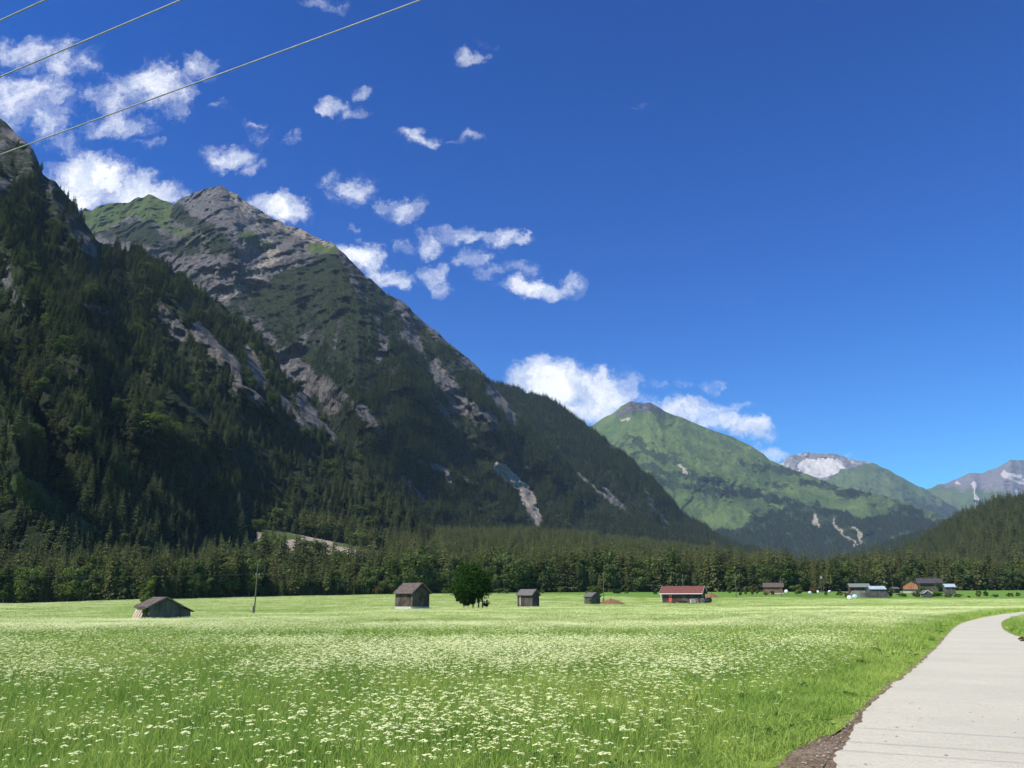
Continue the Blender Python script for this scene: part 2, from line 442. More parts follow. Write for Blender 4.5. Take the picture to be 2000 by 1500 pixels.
def meadow_ground_mat():
    m, b, out = new_mat('meadow_soil'); p = pos(b)
    sp = b.add('ShaderNodeSeparateXYZ'); b.put(sp.inputs[0], p)
    at = b.add('ShaderNodeVertexColor', layer_name='mask'); ms = b.add('ShaderNodeSeparateColor'); b.put(ms.inputs[0], at.outputs[0])
    n1 = b.noise(p, 0.05, 5, 0.6); n2 = b.noise(p, 2.5, 5, 0.7); n3 = b.noise(p, 0.4, 4, 0.6)
    mead = b.mix(b.ramp(n2, 0.3, 0.7), (0.21, 0.29, 0.05), (0.48, 0.55, 0.15))
    mead = b.mix(b.math('MULTIPLY', b.ramp(n1, 0.4, 0.65), 0.45), mead, (0.20, 0.30, 0.06))
    mown = b.mix(b.ramp(n3, 0.3, 0.7), (0.10, 0.20, 0.035), (0.16, 0.27, 0.05))
    near = b.mix(b.ramp(n2, 0.3, 0.7), (0.12, 0.18, 0.035), (0.24, 0.31, 0.06))
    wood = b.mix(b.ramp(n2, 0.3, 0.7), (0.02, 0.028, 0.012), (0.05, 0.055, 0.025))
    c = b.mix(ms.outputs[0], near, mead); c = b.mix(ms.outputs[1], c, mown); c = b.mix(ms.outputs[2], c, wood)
    principled(b, out, c, 1.0, n2, 0.15, 0.6, 0.05); return m


# ------------------------------------------------------------------ road outline (photo pixels -> ground)
def on_flat(px, py):
    x, y, z = ray(px, py); t = -EYE / z
    return (float(x * t), float(y * t))
RL = [on_flat(*p) for p in [(1607, 1500), (1640, 1450), (1676, 1399), (1712, 1357), (1760, 1324), (1799, 1291), (1832, 1261), (1850, 1238),
                            (1862, 1226), (1880, 1215.5), (1925, 1205), (1960, 1199.5), (2000, 1194.5)]]
RL = [(-9.0, -16.0), (-2.6, -4.0), (0.6, 3.2)] + RL + [(90.0, 142.0), (115, 158), (150, 168)]
RR = [(17.9, 29.3), (19.7, 32.3)] + [on_flat(*p) for p in [(1964, 1234), (1957.5, 1222), (1958, 1214.5), (1972, 1207), (2000, 1201.5)]]
RR = [(-5.8, -17.5), (0.8, -5.2), (4.2, 1.6), (7.4, 7.4), (9.6, 11.8), (13.6, 19.5)] + RR + [(78, 112), (100, 137), (125, 150), (155, 160)]
ROAD_POLY = RL + RR[::-1]


def inpoly(X, Y, poly):
    X = np.asarray(X, float); Y = np.asarray(Y, float); r = np.zeros(X.shape, bool); n = len(poly)
    for i in range(n):
        x1, y1 = poly[i]; x2, y2 = poly[(i + 1) % n]
        if y1 == y2: continue
        c = ((y1 > Y) != (y2 > Y)) & (X < (x2 - x1) * (Y - y1) / (y2 - y1) + x1)
        r ^= c
    return r


def dist_line(X, Y, pts):
    """distance to polyline, signed side (+ right of travel), param 0..1"""
    best = np.full(np.shape(X), 1e18); side = np.zeros(np.shape(X)); par = np.zeros(np.shape(X)); n = len(pts) - 1
    for i in range(n):
        x1, y1 = pts[i]; x2, y2 = pts[i + 1]; dx, dy = x2 - x1, y2 - y1; L = dx * dx + dy * dy
        t = np.clip(((X - x1) * dx + (Y - y1) * dy) / L, 0, 1)
        ex = X - x1 - t * dx; ey = Y - y1 - t * dy; d = ex * ex + ey * ey
        m = d < best
        best = np.where(m, d, best); side = np.where(m, np.sign(dx * ey - dy * ex), side); par = np.where(m, (i + t) / n, par)
    return np.sqrt(best), side, par


EDGE_X = [-600, 0, 300, 500, 700, 900, 1200, 1500, 1600, 1800, 2000, 2600]
EDGE_D = [340, 345, 350, 400, 430, 452, 462, 458, 475, 512, 520, 500]
def edge_d(px): return np.interp(px, EDGE_X, EDGE_D)
FLOW_X = [-600, 500, 900, 1100, 1300, 1500, 1700, 2600]
FLOW_D = [400, 400, 430, 400, 320, 335, 318, 318]
def flow_d(px): return np.interp(px, FLOW_X, FLOW_D)

# ------------------------------------------------------------------ ground sheet
def build_ground():
    u = np.linspace(-1, 1, 361); xs = np.sinh(u * 7.2) / np.sinh(7.2) * 26000
    v = np.linspace(-0.55, 1, 420); ys = np.sinh(v * 7.2) / np.sinh(7.2) * 26000
    X, Y = np.meshgrid(xs, ys)
    Z = G(X, Y)
    me = np_mesh('ground', np.stack([X.ravel(), Y.ravel(), Z.ravel()], 1), grid_faces(*X.shape), True)
    pxc = 1000 + 1674 * X / np.clip(Y, 5, None)
    far = smooth(25, 110, Y)
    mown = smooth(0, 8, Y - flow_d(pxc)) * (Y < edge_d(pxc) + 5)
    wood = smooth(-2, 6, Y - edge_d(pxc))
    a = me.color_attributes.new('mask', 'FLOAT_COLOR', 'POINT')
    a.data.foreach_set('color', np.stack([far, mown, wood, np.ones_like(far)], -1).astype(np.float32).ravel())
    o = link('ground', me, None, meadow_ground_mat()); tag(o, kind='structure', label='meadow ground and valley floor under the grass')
    return o
build_ground()

# ------------------------------------------------------------------ mountains
def sampl(pts, x, k):
    a = np.array(pts, float); return np.interp(x, a[:, 0], a[:, k])


class Mountain:
    def __init__(s, name, label, crest, foot, ridges, x0, x1, nx, ny, relief, mask, mat, prof=1.15, jag=2.0, hump=None, seed=1, back=0.5, warp=26, wsc=40):
        px = np.linspace(x0, x1, nx); t = np.linspace(0, 1, ny)
        cy = sampl(crest, px, 1) + (fbm(px / 14, px * 0 + seed, 4, seed) - 0.5) * 2 * jag; cd = sampl(crest, px, 2)
        fy = sampl(foot, px, 1); fd = sampl(foot, px, 2)
        A = np.array(P(px, fy, fd)); B = np.array(P(px, cy, cd))
        T = t[:, None]
        X = A[0] + (B[0] - A[0]) * T; Y = A[1] + (B[1] - A[1]) * T; Z = A[2] + (B[2] - A[2]) * T ** prof
        ppx, ppy = proj(X, Y, Z)
        wpx = ppx + (fbm(ppx / wsc, ppy / wsc, 5, seed + 5, .62) - 0.5) * warp; wpy = ppy + (fbm(ppx / wsc, ppy / wsc, 5, seed + 9, .62) - 0.5) * warp
        b = np.zeros_like(X)
        for (pts, Am, wl, wr) in ridges:
            (x_a, y_a), (x_b, y_b) = pts[0], pts[1]; pts = [(x_a - (x_b - x_a) * .6, y_a - (y_b - y_a) * .6)] + pts
            d, side, par = dist_line(wpx, wpy, pts)
            w = np.where(side < 0, wr, wl)          # side<0 : to the right of a line that runs down the picture
            k = np.clip(1 - d / w, 0, 1)
            b += Am * (k ** 1.15) * smooth(0, .05, par) * (1 - smooth(.72, 1, par))
        for (sc_, am, rid, ax, az, sd) in relief:
            # coordinates along the slope: x and height, stretched to run down the slope
            b += am * (fbm((X + Z * ax) / sc_, (Z * az + Y * 0.15) / sc_, 5, sd, 0.52, rid) - 0.5) * 2
        if hump is not None: b += hump(ppx, ppy)
        k = 1 - b / Y
        X, Y, Z = X * k, Y * k, EYE + (Z - EYE) * k
        s.px, s.py, s.X, s.Y, s.Z = ppx, ppy, X, Y, Z
        m = mask(wpx, wpy, ppx, ppy, Z)              # (veg, grass, scree)
        s.m = m
        # rear side of the mountain: falls away behind the crest
        hh = Z[-1]
        bx = [X]; by = [Y]; bz = [Z]
        for q in (0.08, 0.3, 0.7, 1.2):
            bx.append((X[-1] * (1 + q * 0.02))[None]); by.append((Y[-1] + hh * back * q * 2)[None]); bz.append((hh * (1 - q * 0.83))[None])
        GX, GY, GZ = np.concatenate(bx), np.concatenate(by), np.concatenate(bz)
        me = np_mesh(name, np.stack([GX.ravel(), GY.ravel(), GZ.ravel()], 1), grid_faces(*GX.shape), True)
        mm = np.stack(list(m) + [np.ones_like(m[0])], -1); mm = np.concatenate([mm] + [mm[-1:]] * 4)
        a = me.color_attributes.new('mask', 'FLOAT_COLOR', 'POINT'); a.data.foreach_set('color', mm.astype(np.float32).ravel())
        s.o = link(name, me, None, mat); tag(s.o, label=label, kind='structure')

    def scatter(s, n, dens, seed):
        """n random points on the front, weighted by area times dens(px,py,veg)"""
        r = np.random.default_rng(seed)
        X, Y, Z = s.X, s.Y, s.Z
        ax, ay = X[:-1, 1:] - X[:-1, :-1], Y[:-1, 1:] - Y[:-1, :-1]; bx_, by_ = X[1:, :-1] - X[:-1, :-1], Y[1:, :-1] - Y[:-1, :-1]
        ar = np.abs(ax * by_ - ay * bx_) + 1e-9
        zz = np.hypot(np.hypot(Z[:-1, 1:] - Z[:-1, :-1], ax), ay) * np.hypot(np.hypot(Z[1:, :-1] - Z[:-1, :-1], bx_), by_)
        ar = ar * 0.5 + zz * 0.5
        w = (ar * dens(s.px[:-1, :-1], s.py[:-1, :-1], s.m[0][:-1, :-1], s.Z[:-1, :-1])).ravel(); w = w / w.sum()
        k = r.choice(len(w), n, p=w); i, j = np.unravel_index(k, ar.shape); f = r.random(n); g = r.random(n)
        def bl(A): return (A[i, j] * (1 - f) + A[i, j + 1] * f) * (1 - g) + (A[i + 1, j] * (1 - f) + A[i + 1, j + 1] * f) * g
        return np.stack([bl(X), bl(Y), bl(Z)], 1), bl(s.px), bl(s.py)


def blob(px, py, pts, w):
    """soft band round a polyline"""
    return 1 - smooth(w * 0.5, w, dist_line(px, py, pts)[0])
def poly(px, py, pts, w=8):
    ins = inpoly(px, py, pts); d = dist_line(px, py, pts + [pts[0]])[0]
    return smooth(-w, w, np.where(ins, d, -d))

# ---- near forested spur on the left
def mask_near(wx, wy, px, py, Z):
    veg = np.full(wx.shape, 1.15)
    rock = np.zeros(wx.shape)
    for pts, w in [([(318, 600), (352, 660)], 16), ([(380, 640), (440, 700), (460, 745), (505, 785)], 17), ([(478, 685), (512, 750)], 15),
                   ([(590, 775), (612, 815), (650, 850)], 18), ([(0, 495), (18, 560), (45, 600)], 14), ([(165, 600), (215, 622)], 14), ([(30, 268), (75, 300)], 14),
                   ([(540, 770), (600, 840)], 12), ([(90, 560), (110, 600)], 9), ([(150, 455), (185, 500)], 12), ([(700, 880), (760, 960)], 9)]:
        rock = np.maximum(rock, blob(wx, wy, pts, w))
    cl = poly(wx, wy, [(310, 600), (420, 640), (560, 745), (650, 850), (600, 850), (470, 760), (340, 660)], 12)
    nose = poly(wx, wy, [(-300, 150), (0, 225), (90, 300), (95, 350), (190, 470), (215, 520), (150, 480), (60, 370), (-300, 330)], 12)
    veg = veg - .85 * rock - 0.42 * cl - 0.55 * nose
    veg = veg - 0.5 * smooth(0.62, 0.78, fbm(wx / 60, wy / 40, 4, 91)) * (py < 900)
    grass = blob(wx, wy, [(40, 940), (90, 990)], 30) * 0.9 + blob(wx, wy, [(140, 1010), (190, 1045)], 14)
    veg = veg - grass * 1.2
    return (veg, np.clip(grass, 0, 1), rock * 0.15)
near = Mountain('near_hill', 'steep dark spruce covered mountain spur on the left',
    [(-900, -420, 1500), (-300, 60, 1250), (-60, 190, 1130), (0, 228, 1100), (18, 245, 1100), (33, 264, 1098), (54, 281, 1095), (67, 296, 1093), (75, 317, 1090), (85, 344, 1088),
     (105, 350, 1085), (120, 371, 1080), (141, 392, 1075), (156, 416, 1070), (171, 440, 1068), (185, 466, 1080), (216, 482, 1180), (249, 488, 1210), (282, 496, 1225), (315, 515, 1235),
     (354, 540, 1240), (400, 575, 1240), (430, 592, 1235), (466, 622, 1225), (499, 655, 1215), (520, 679, 1205), (541, 703, 1195), (556, 736, 1185), (586, 760, 1165), (610, 785, 1150),
     (640, 830, 1120), (690, 890, 1080), (760, 960, 1000), (830, 1035, 940), (900, 1100, 900)],
    [(-900, 1165, 400), (0, 1168, 400), (160, 1166, 405), (300, 1158, 470), (400, 1142, 560), (500, 1122, 680), (600, 1110, 780), (900, 1112, 860)],
    [([(60, 300), (105, 380), (140, 450), (185, 520), (250, 600), (330, 665)], 95, 90, 42), ([(250, 485), (330, 580), (400, 660), (470, 735), (560, 830), (640, 930)], 110, 70, 45),
     ([(520, 690), (590, 800), (660, 900)], 40, 30, 30), ([(0, 430), (60, 560), (150, 680), (260, 800), (350, 880), (400, 960)], 95, 90, 50),
     ([(230, 640), (330, 760), (430, 860), (500, 930)], 70, 60, 40), ([(-60, 700), (10, 800), (40, 900), (90, 1020)], 85, 75, 35),
     ([(120, 800), (200, 900), (260, 1040)], 55, 60, 35)],
    -900, 900, 460, 330, [(230, 60, True, 0.7, 0.35, 3), (70, 13, False, 0.5, 0.6, 5), (22, 5, True, 0.3, 0.8, 6)],
    mask_near, mountain_mat('near_slope', 9.0, rock=((0.04, 0.04, 0.043), (0.22, 0.205, 0.19))), prof=1.12, jag=5, seed=3)

# ---- rocky peak behind it
def mask_peak(wx, wy, px, py, Z):
    butt = poly(wx, wy, [(420, 600), (520, 545), (640, 485), (700, 545), (740, 620), (800, 720), (870, 830), (950, 900), (980, 960), (820, 900), (700, 850), (620, 800), (540, 700), (470, 640)], 14)
    tri = poly(wx, wy, [(340, 400), (390, 425), (440, 470), (480, 520), (440, 500), (360, 500), (230, 470), (180, 450), (260, 430)], 12)
    low = smooth(760, 900, wy)
    right = poly(wx, wy, [(690, 520), (740, 560), (860, 660), (960, 760), (1100, 900), (1230, 1010), (1100, 1000), (960, 880), (820, 740), (720, 620)], 12)
    n = fbm(wx / 55, wy / 30, 5, 71)
    veg = 0.27 + 0.66 * butt + 0.55 * tri + 0.72 * low + 0.5 * right + (n - 0.5) * 0.9
    # bare rock bands
    for pts, w, k in [([(560, 690), (610, 740), (650, 790)], 26, .8), ([(610, 640), (560, 720)], 14, .7), ([(740, 620), (752, 660), (735, 700)], 14, .9), ([(690, 540), (716, 585)], 10, .9),
                      ([(480, 590), (520, 660), (600, 770)], 24, .5), ([(850, 720), (900, 790), (960, 830)], 30, .9), ([(790, 650), (830, 690)], 14, .8), ([(780, 600), (810, 660)], 10, .8),
                      ([(630, 650), (600, 690)], 12, .5), ([(670, 600), (640, 700)], 8, .5), ([(640, 740), (740, 840)], 16, .5), ([(820, 900), (870, 925), (880, 945)], 12, 1.),
                      ([(870, 870), (900, 930), (930, 945)], 12, .8), ([(790, 935), (830, 970)], 9, 1.1), ([(990, 790), (1010, 880), (1060, 930)], 20, .8), ([(1040, 860), (1090, 950)], 16, .7),
                      ([(960, 760), (985, 800)], 10, .7), ([(430, 585), (520, 545), (600, 505)], 7, .9), ([(760, 860), (700, 800)], 20, .4)]:
        veg = veg - k * .8 * blob(wx, wy, pts, w * .8)
    grass = poly(wx, wy, [(150, 395), (190, 400), (290, 375), (345, 405), (330, 440), (260, 420), (215, 440), (180, 460), (150, 430)], 6)
    g2 = np.maximum(blob(wx, wy, [(610, 482), (645, 486)], 14), 0.7 * blob(wx, wy, [(480, 462), (520, 480)], 20))
    g2 = np.maximum(g2, 0.55 * poly(wx, wy, [(330, 420), (420, 470), (400, 500), (300, 440)], 10))
    # scree runs
    scr = np.maximum(blob(wx, wy, [(975, 918), (1000, 940), (1020, 968), (1038, 985), (1047, 1015)], 17), 0.5 * blob(wx, wy, [(440, 590), (500, 540), (540, 500), (500, 440), (480, 400)], 18))
    scr = np.maximum(scr, 0.5 * blob(wx, wy, [(460, 380), (560, 440), (640, 474)], 16))
    scr = np.maximum(scr, 1.3 * blob(wx, wy, [(728, 1000), (736, 1030), (742, 1070)], 11))
    veg = veg - 1.1 * np.maximum(grass, g2 * 0.8) - 1.4 * smooth(.4, .8, scr)
    green2 = 0.8 * blob(wx, wy, [(1010, 960), (1060, 1000), (1100, 1015)], 20)
    return (np.clip(veg, -1, 1.3), np.clip(np.maximum(np.maximum(grass * 1.2, g2), green2 * 0.9), 0, 1.3), np.clip(scr, 0, 1.2))
peak = Mountain('peak_hill', 'high rocky mountain with a grey pyramid summit and green lower slopes',
    [(100, 440, 3300), (150, 425, 3300), (159, 414, 3300), (166, 408, 3300), (177, 414, 3290), (195, 402, 3270), (246, 396, 3240), (270, 386, 3220), (294, 381, 3200), (315, 389, 3180),
     (340, 401, 3150), (357, 386, 3120), (375, 378, 3080), (390, 372, 3050), (405, 366, 3030), (420, 363, 3020), (435, 365, 3010), (447, 374, 3000), (462, 380, 2990), (487, 398, 2970), (520, 419, 2950),
     (556, 437, 2930), (586, 447, 2900), (616, 461, 2880), (640, 474, 2860), (655, 477, 2840), (670, 494, 2820), (700, 524, 2790), (730, 551, 2760), (754, 572, 2740), (787, 590, 2710),
     (814, 614, 2690), (835, 635, 2670), (862, 656, 2650), (877, 671, 2630), (895, 686, 2620), (928, 710, 2600), (952, 737, 2580), (975, 768, 2560), (1000, 800, 2530), (1040, 838, 2500),
     (1080, 873, 2460), (1120, 920, 2420), (1160, 958, 2370), (1200, 990, 2320), (1250, 1020, 2280), (1330, 1050, 2240), (1400, 1070, 2200)],
    [(100, 700, 1500), (400, 850, 1500), (600, 980, 1450), (700, 1075, 1000), (760, 1085, 1060), (900, 1090, 1300), (1100, 1090, 1650), (1400, 1105, 2000)],
    [([(640, 478), (690, 560), (740, 650), (790, 740), (850, 800), (930, 890)], 230, 190, 60), ([(425, 365), (440, 410), (470, 470), (490, 540)], 120, 90, 70),
     ([(345, 400), (430, 450), (470, 520), (440, 580)], 110, 90, 50), ([(700, 524), (790, 620), (850, 690), (930, 790), (1000, 880), (1080, 960)], 170, 70, 60),
     ([(560, 560), (600, 660), (660, 760), (760, 870), (850, 950)], 90, 80, 60), ([(880, 690), (950, 780), (1020, 850), (1100, 940), (1200, 1010)], 85, 45, 50),
     ([(980, 790), (1050, 880), (1130, 960)], 60, 30, 40), ([(800, 740), (830, 800), (900, 880)], 90, 45, 45)],
    100, 1400, 560, 330, [(620, 95, True, 0.5, 0.4, 31), (210, 62, True, 0.55, 0.28, 33), (80, 36, True, -0.5, 0.4, 36), (24, 13, True, 0.3, 0.6, 37)],
    mask_peak, mountain_mat('peak_slope', 17.0, bd=1.3), prof=1.2, jag=4, seed=11)

# ---- forested ridge behind the rocky peak's shoulder
def mask_ridge(wx, wy, px, py, Z):
    n = fbm(wx / 50, wy / 50, 4, 12)
    veg = np.full(wx.shape, 1.1) - 0.6 * smooth(0.55, 0.75, n) * (wx > 1050)
    veg = veg - 0.9 * blob(wx, wy, [(1130, 930), (1200, 990)], 10) - 0.8 * blob(wx, wy, [(1180, 950), (1230, 1010)], 8) - 0.6 * blob(wx, wy, [(1260, 960), (1300, 1020)], 7)
    return (veg, n * 0, n * 0)
ridge = Mountain('wooded_ridge', 'long spruce covered ridge falling to the right in the middle distance',
    [(850, 690, 3300), (930, 728, 3250), (960, 745, 3230), (1000, 758, 3200), (1031, 767, 3180), (1077, 780, 3150), (1107, 801, 3120), (1141, 829, 3080), (1184, 859, 3040), (1215, 884, 3010),
     (1245, 912, 2980), (1276, 936, 2950), (1294, 958, 2930), (1319, 988, 2900), (1337, 1007, 2870), (1368, 1025, 2830), (1387, 1037, 2800), (1430, 1060, 2760), (1520, 1090, 2700)],
    [(850, 1000, 2300), (1000, 1060, 2150), (1200, 1095, 2150), (1520, 1120, 2300)],
    [([(1000, 760), (1080, 860), (1160, 940), (1240, 1010)], 110, 80, 60), ([(1107, 800), (1180, 890), (1250, 960), (1320, 1030)], 90, 60, 50), ([(1215, 884), (1290, 980), (1350, 1040)], 70, 50, 40)],
    850, 1520, 300, 200, [(300, 60, True, 0.6, 0.5, 41), (80, 16, False, 0.5, 0.6, 43)],
    mask_ridge, mountain_mat('ridge_slope', 22.0), prof=1.1, jag=3, seed=21)

# ---- fan of forest at the foot
BANK = [(500, 1034), (560, 1040), (640, 1056), (700, 1068), (750, 1076), (752, 1112), (690, 1112), (600, 1098), (505, 1062)]
def mask_fan(wx, wy, px, py, Z):
    bank = poly(px, py, BANK, 4)
    gr = poly(px, py, [(500, 1030), (560, 1036), (600, 1050), (520, 1060)], 3) + 0.8 * blob(px, py, [(655, 1062), (745, 1076)], 6)
    s = bank * (gr < 0.5)
    return (1.1 - 1.5 * bank, np.clip(gr, 0, 1.2) * bank, s * 1.1)
fan = Mountain('fan_slope', 'gently rising wooded ground between the meadow and the mountains',
    [(420, 1010, 800), (520, 1020, 800), (600, 1035, 830), (700, 1045, 950), (800, 1060, 1250), (900, 1056, 1400), (1050, 1052, 1500), (1200, 1066, 1650), (1400, 1092, 1900), (1560, 1118, 2100)],
    [(420, 1166, 435), (600, 1166, 445), (900, 1162, 470), (1200, 1160, 490), (1560, 1158, 520)],
    [], 420, 1560, 260, 120, [(120, 5, False, 0.5, 0.5, 51)], mask_fan,
    mountain_mat('fan_ground', 6.0, scree=(0.42, 0.345, 0.27), bd=0.5), prof=1.0, jag=0, seed=31, hump=lambda px, py: 26 * poly(px, py, BANK, 9))

# ---- green alp with rounded summit
def mask_alp(wx, wy, px, py, Z):
    n = fbm(wx / 30, wy / 12, 5, 81)
    forest = poly(wx, wy, [(1450, 1000), (1520, 985), (1600, 980), (1640, 1000), (1700, 1010), (1760, 1000), (1850, 1020), (1900, 1100), (1380, 1110), (1290, 1060), (1440, 1030)], 7)
    forest = np.maximum(forest, poly(wx, wy, [(1180, 840), (1230, 840), (1330, 900), (1350, 1000), (1300, 1060), (1200, 960)], 8) * 0.3)
    for pts, w in [([(1640, 955), (1700, 985)], 16), ([(1665, 968), (1690, 975)], 14), ([(1730, 985), (1790, 1010)], 18), ([(1270, 985), (1330, 1000)], 10), ([(1340, 930), (1480, 960)], 9),
                   ([(1450, 905), (1560, 925)], 8), ([(1260, 910), (1310, 925), (1400, 940)], 7), ([(1290, 945), (1400, 960), (1500, 975), (1560, 985)], 10), ([(1345, 915), (1360, 930)], 5),
                   ([(1560, 940), (1630, 950)], 9), ([(1240, 865), (1300, 900)], 9)]:
        forest = np.maximum(forest, 0.85 * blob(wx, wy, pts, w))
    veg = forest * 1.0 + (n - 0.5) * 1.7 * smooth(830, 900, wy) + 0.05
    meadow = poly(wx, wy, [(1365, 985), (1420, 975), (1500, 980), (1540, 990), (1470, 1015), (1450, 1030), (1400, 1030), (1360, 1010)], 5)
    meadow = np.maximum(meadow, poly(wx, wy, [(1545, 980), (1650, 985), (1680, 970), (1740, 975), (1750, 990), (1690, 1000), (1560, 990)], 4) * 0.9)
    veg = veg - 0.8 * meadow
    rock = poly(wx, wy, [(1195, 812), (1233, 784), (1270, 785), (1300, 803), (1240, 808)], 5)
    grass = 1.1 - 1.3 * rock - 0.5 * smooth(0.62, 0.8, fbm(wx / 20, wy / 20, 4, 99))
    scr = 0
    for pts, w in [([(1323, 908), (1338, 922)], 4), ([(1588, 1010), (1602, 1028)], 6), ([(1666, 1030), (1674, 1045), (1682, 1062)], 5), ([(1625, 1015), (1650, 1045), (1675, 1065)], 3), 
                   ([(1212, 820), (1225, 824)], 4),  ([(1484, 900), (1486, 903)], 2)]:
        scr = np.maximum(scr, blob(wx, wy, pts, w))
    return (np.clip(veg - scr, -1, 1.3), grass, scr * .8)
alp = Mountain('green_alp', 'far green mountain with rounded grassy summit and wooded foot',
    [(1060, 900, 7400), (1147, 833, 7300), (1156, 832, 7300), (1178, 816, 7250), (1199, 806, 7200), (1215, 792, 7150), (1233, 784, 7150), (1255, 788, 7150), (1270, 786, 7150), (1288, 795, 7150), (1299, 804, 7150),
     (1337, 817, 7100), (1383, 838, 7050), (1429, 853, 7000), (1460, 867, 6950), (1491, 887, 6900), (1502, 898, 6850), (1529, 909, 6750), (1550, 917, 6650), (1592, 932, 6500), (1640, 952, 6300), (1685, 961, 6200),
     (1730, 968, 6100), (1790, 988, 6000), (1826, 1001, 5900), (1859, 1018, 5800), (1880, 1032, 5700), (1960, 1070, 5600)],
    [(1060, 1100, 4500), (1400, 1110, 4400), (1960, 1115, 4400)],
    [([(1255, 786), (1290, 830), (1340, 880), (1400, 930), (1440, 990)], 330, 120, 60), ([(1500, 900), (1560, 960), (1600, 1010), (1640, 1060)], 130, 90, 60), ([(1383, 840), (1450, 910), (1500, 960)], 160, 70, 50),
     ([(1690, 965), (1700, 1010), (1690, 1060)], 200, 60, 45), ([(1450, 990), (1500, 1030), (1540, 1080)], 190, 60, 45), ([(1780, 985), (1760, 1040), (1740, 1080)], 160, 50, 40)],
    1060, 1960, 420, 200, [(900, 110, True, 0.4, 0.5, 61), (260, 38, True, 0.4, 0.6, 63), (90, 10, False, 0.2, 1, 65)],
    mask_alp, mountain_mat('alp_slope', 55.0, veg=((0.026, 0.046, 0.02), (0.052, 0.078, 0.03)), grass=((0.065, 0.11, 0.034), (0.155, 0.21, 0.06)), strata=0.6, bd=0.6), prof=1.15, jag=1.5, seed=41, warp=22, wsc=16)

# ---- grey peak with pale scree bowl
def mask_grey(wx, wy, px, py, Z):
    bowl = poly(wx, wy, [(1556, 905), (1600, 898), (1640, 900), (1650, 912), (1610, 934), (1570, 925)], 4)
    green = poly(wx, wy, [(1610, 940), (1640, 918), (1690, 905), (1730, 908), (1800, 945), (1900, 1000), (1900, 1060), (1700, 1060), (1600, 980)], 6)
    n = fbm(wx / 12, wy / 12, 4, 17)
    forest = smooth(960, 1000, wy + (n - .5) * 40)
    return (np.clip(forest * 1.1 + (n - .5) * .3 * green, 0, 1.2), np.clip(green * (1.1 - 0.6 * smooth(.6, .8, n)), 0, 1.1), np.clip(bowl * 1.1 + 0.35 * (1 - green), 0, 1.2))
grey = Mountain('grey_peak', 'distant pale grey limestone peak with a scree bowl',
    [(1440, 960, 11500), (1500, 925, 11200), (1523, 904, 11000), (1544, 890, 11000), (1574, 884, 11000), (1592, 885, 11000), (1634, 887, 11000), (1664, 898, 10900), (1688, 901, 10800), (1712, 907, 10700),
     (1745, 923, 10500), (1775, 940, 10300), (1808, 956, 10100), (1826, 967, 10000), (1850, 982, 9800), (1880, 1000, 9600), (1960, 1040, 9300)],
    [(1440, 1100, 8000), (1700, 1100, 7800), (1960, 1100, 7800)],
    [([(1600, 885), (1640, 905), (1680, 930), (1720, 960)], 300, 40, 40), ([(1712, 907), (1740, 940), (1790, 980)], 260, 40, 35), ([(1544, 890), (1550, 915), (1570, 935)], 200, 20, 30)],
    1440, 1960, 240, 120, [(900, 170, True, 0.3, 0.5, 71), (260, 60, True, 0.3, 0.6, 73)],
    mask_grey, mountain_mat('grey_rock', 80.0, rock=((0.16, 0.15, 0.16), (0.36, 0.34, 0.34)), scree=(0.6, 0.56, 0.52), strata=0.6, bd=0.5, grass=((0.07, 0.11, 0.035), (0.12, 0.16, 0.05))), prof=1.1, jag=2, seed=51, warp=14, wsc=12)

def mask_right(wx, wy, px, py, Z):
    n = fbm(wx / 16, wy / 10, 4, 18)
    g = smooth(930, 975, wy + (wx - 1900) * -0.1) * (n < 0.75)
    return (smooth(985, 1010, wy) * 1.1, np.clip(g * 0.8 + (n - 0.5) * 0.5, 0, 1), blob(wx, wy, [(1900, 945), (1910, 985)], 5) * .8 + blob(wx, wy, [(1960, 925), (2000, 940)], 10) * .9
            + blob(wx, wy, [(1868, 941), (1870, 944)], 4) * 1.2 + blob(wx, wy, [(1983, 960), (1986, 966)], 5) * 1.2)
rightm = Mountain('craggy_range', 'distant craggy grey range at the right edge',
    [(1760, 985, 12600), (1808, 957, 12500), (1832, 947, 12500), (1868, 937, 12500), (1892, 925, 12500), (1922, 922, 12500), (1946, 915, 12500), (1960, 905, 12500), (1976, 899, 12500), (2000, 899, 12500), (2080, 872, 12500), (2200, 900, 12500), (2500, 880, 12500)],
    [(1760, 1060, 9500), (2500, 1060, 9500)],
    [([(1892, 925), (1905, 960), (1890, 1000)], 300, 30, 40), ([(1976, 899), (1960, 940), (1950, 990)], 400, 45, 45), ([(1832, 947), (1850, 970), (1870, 1000)], 250, 35, 35)],
    1760, 2500, 260, 90, [(900, 190, True, 0.3, 0.5, 81), (260, 70, True, 0.3, 0.6, 83)],
    mask_right, mountain_mat('crag_rock', 80.0, rock=((0.14, 0.13, 0.14), (0.33, 0.3, 0.29)), scree=(0.55, 0.5, 0.46), strata=0.6, bd=0.5), prof=1.1, jag=2.5, seed=61, warp=14, wsc=12)

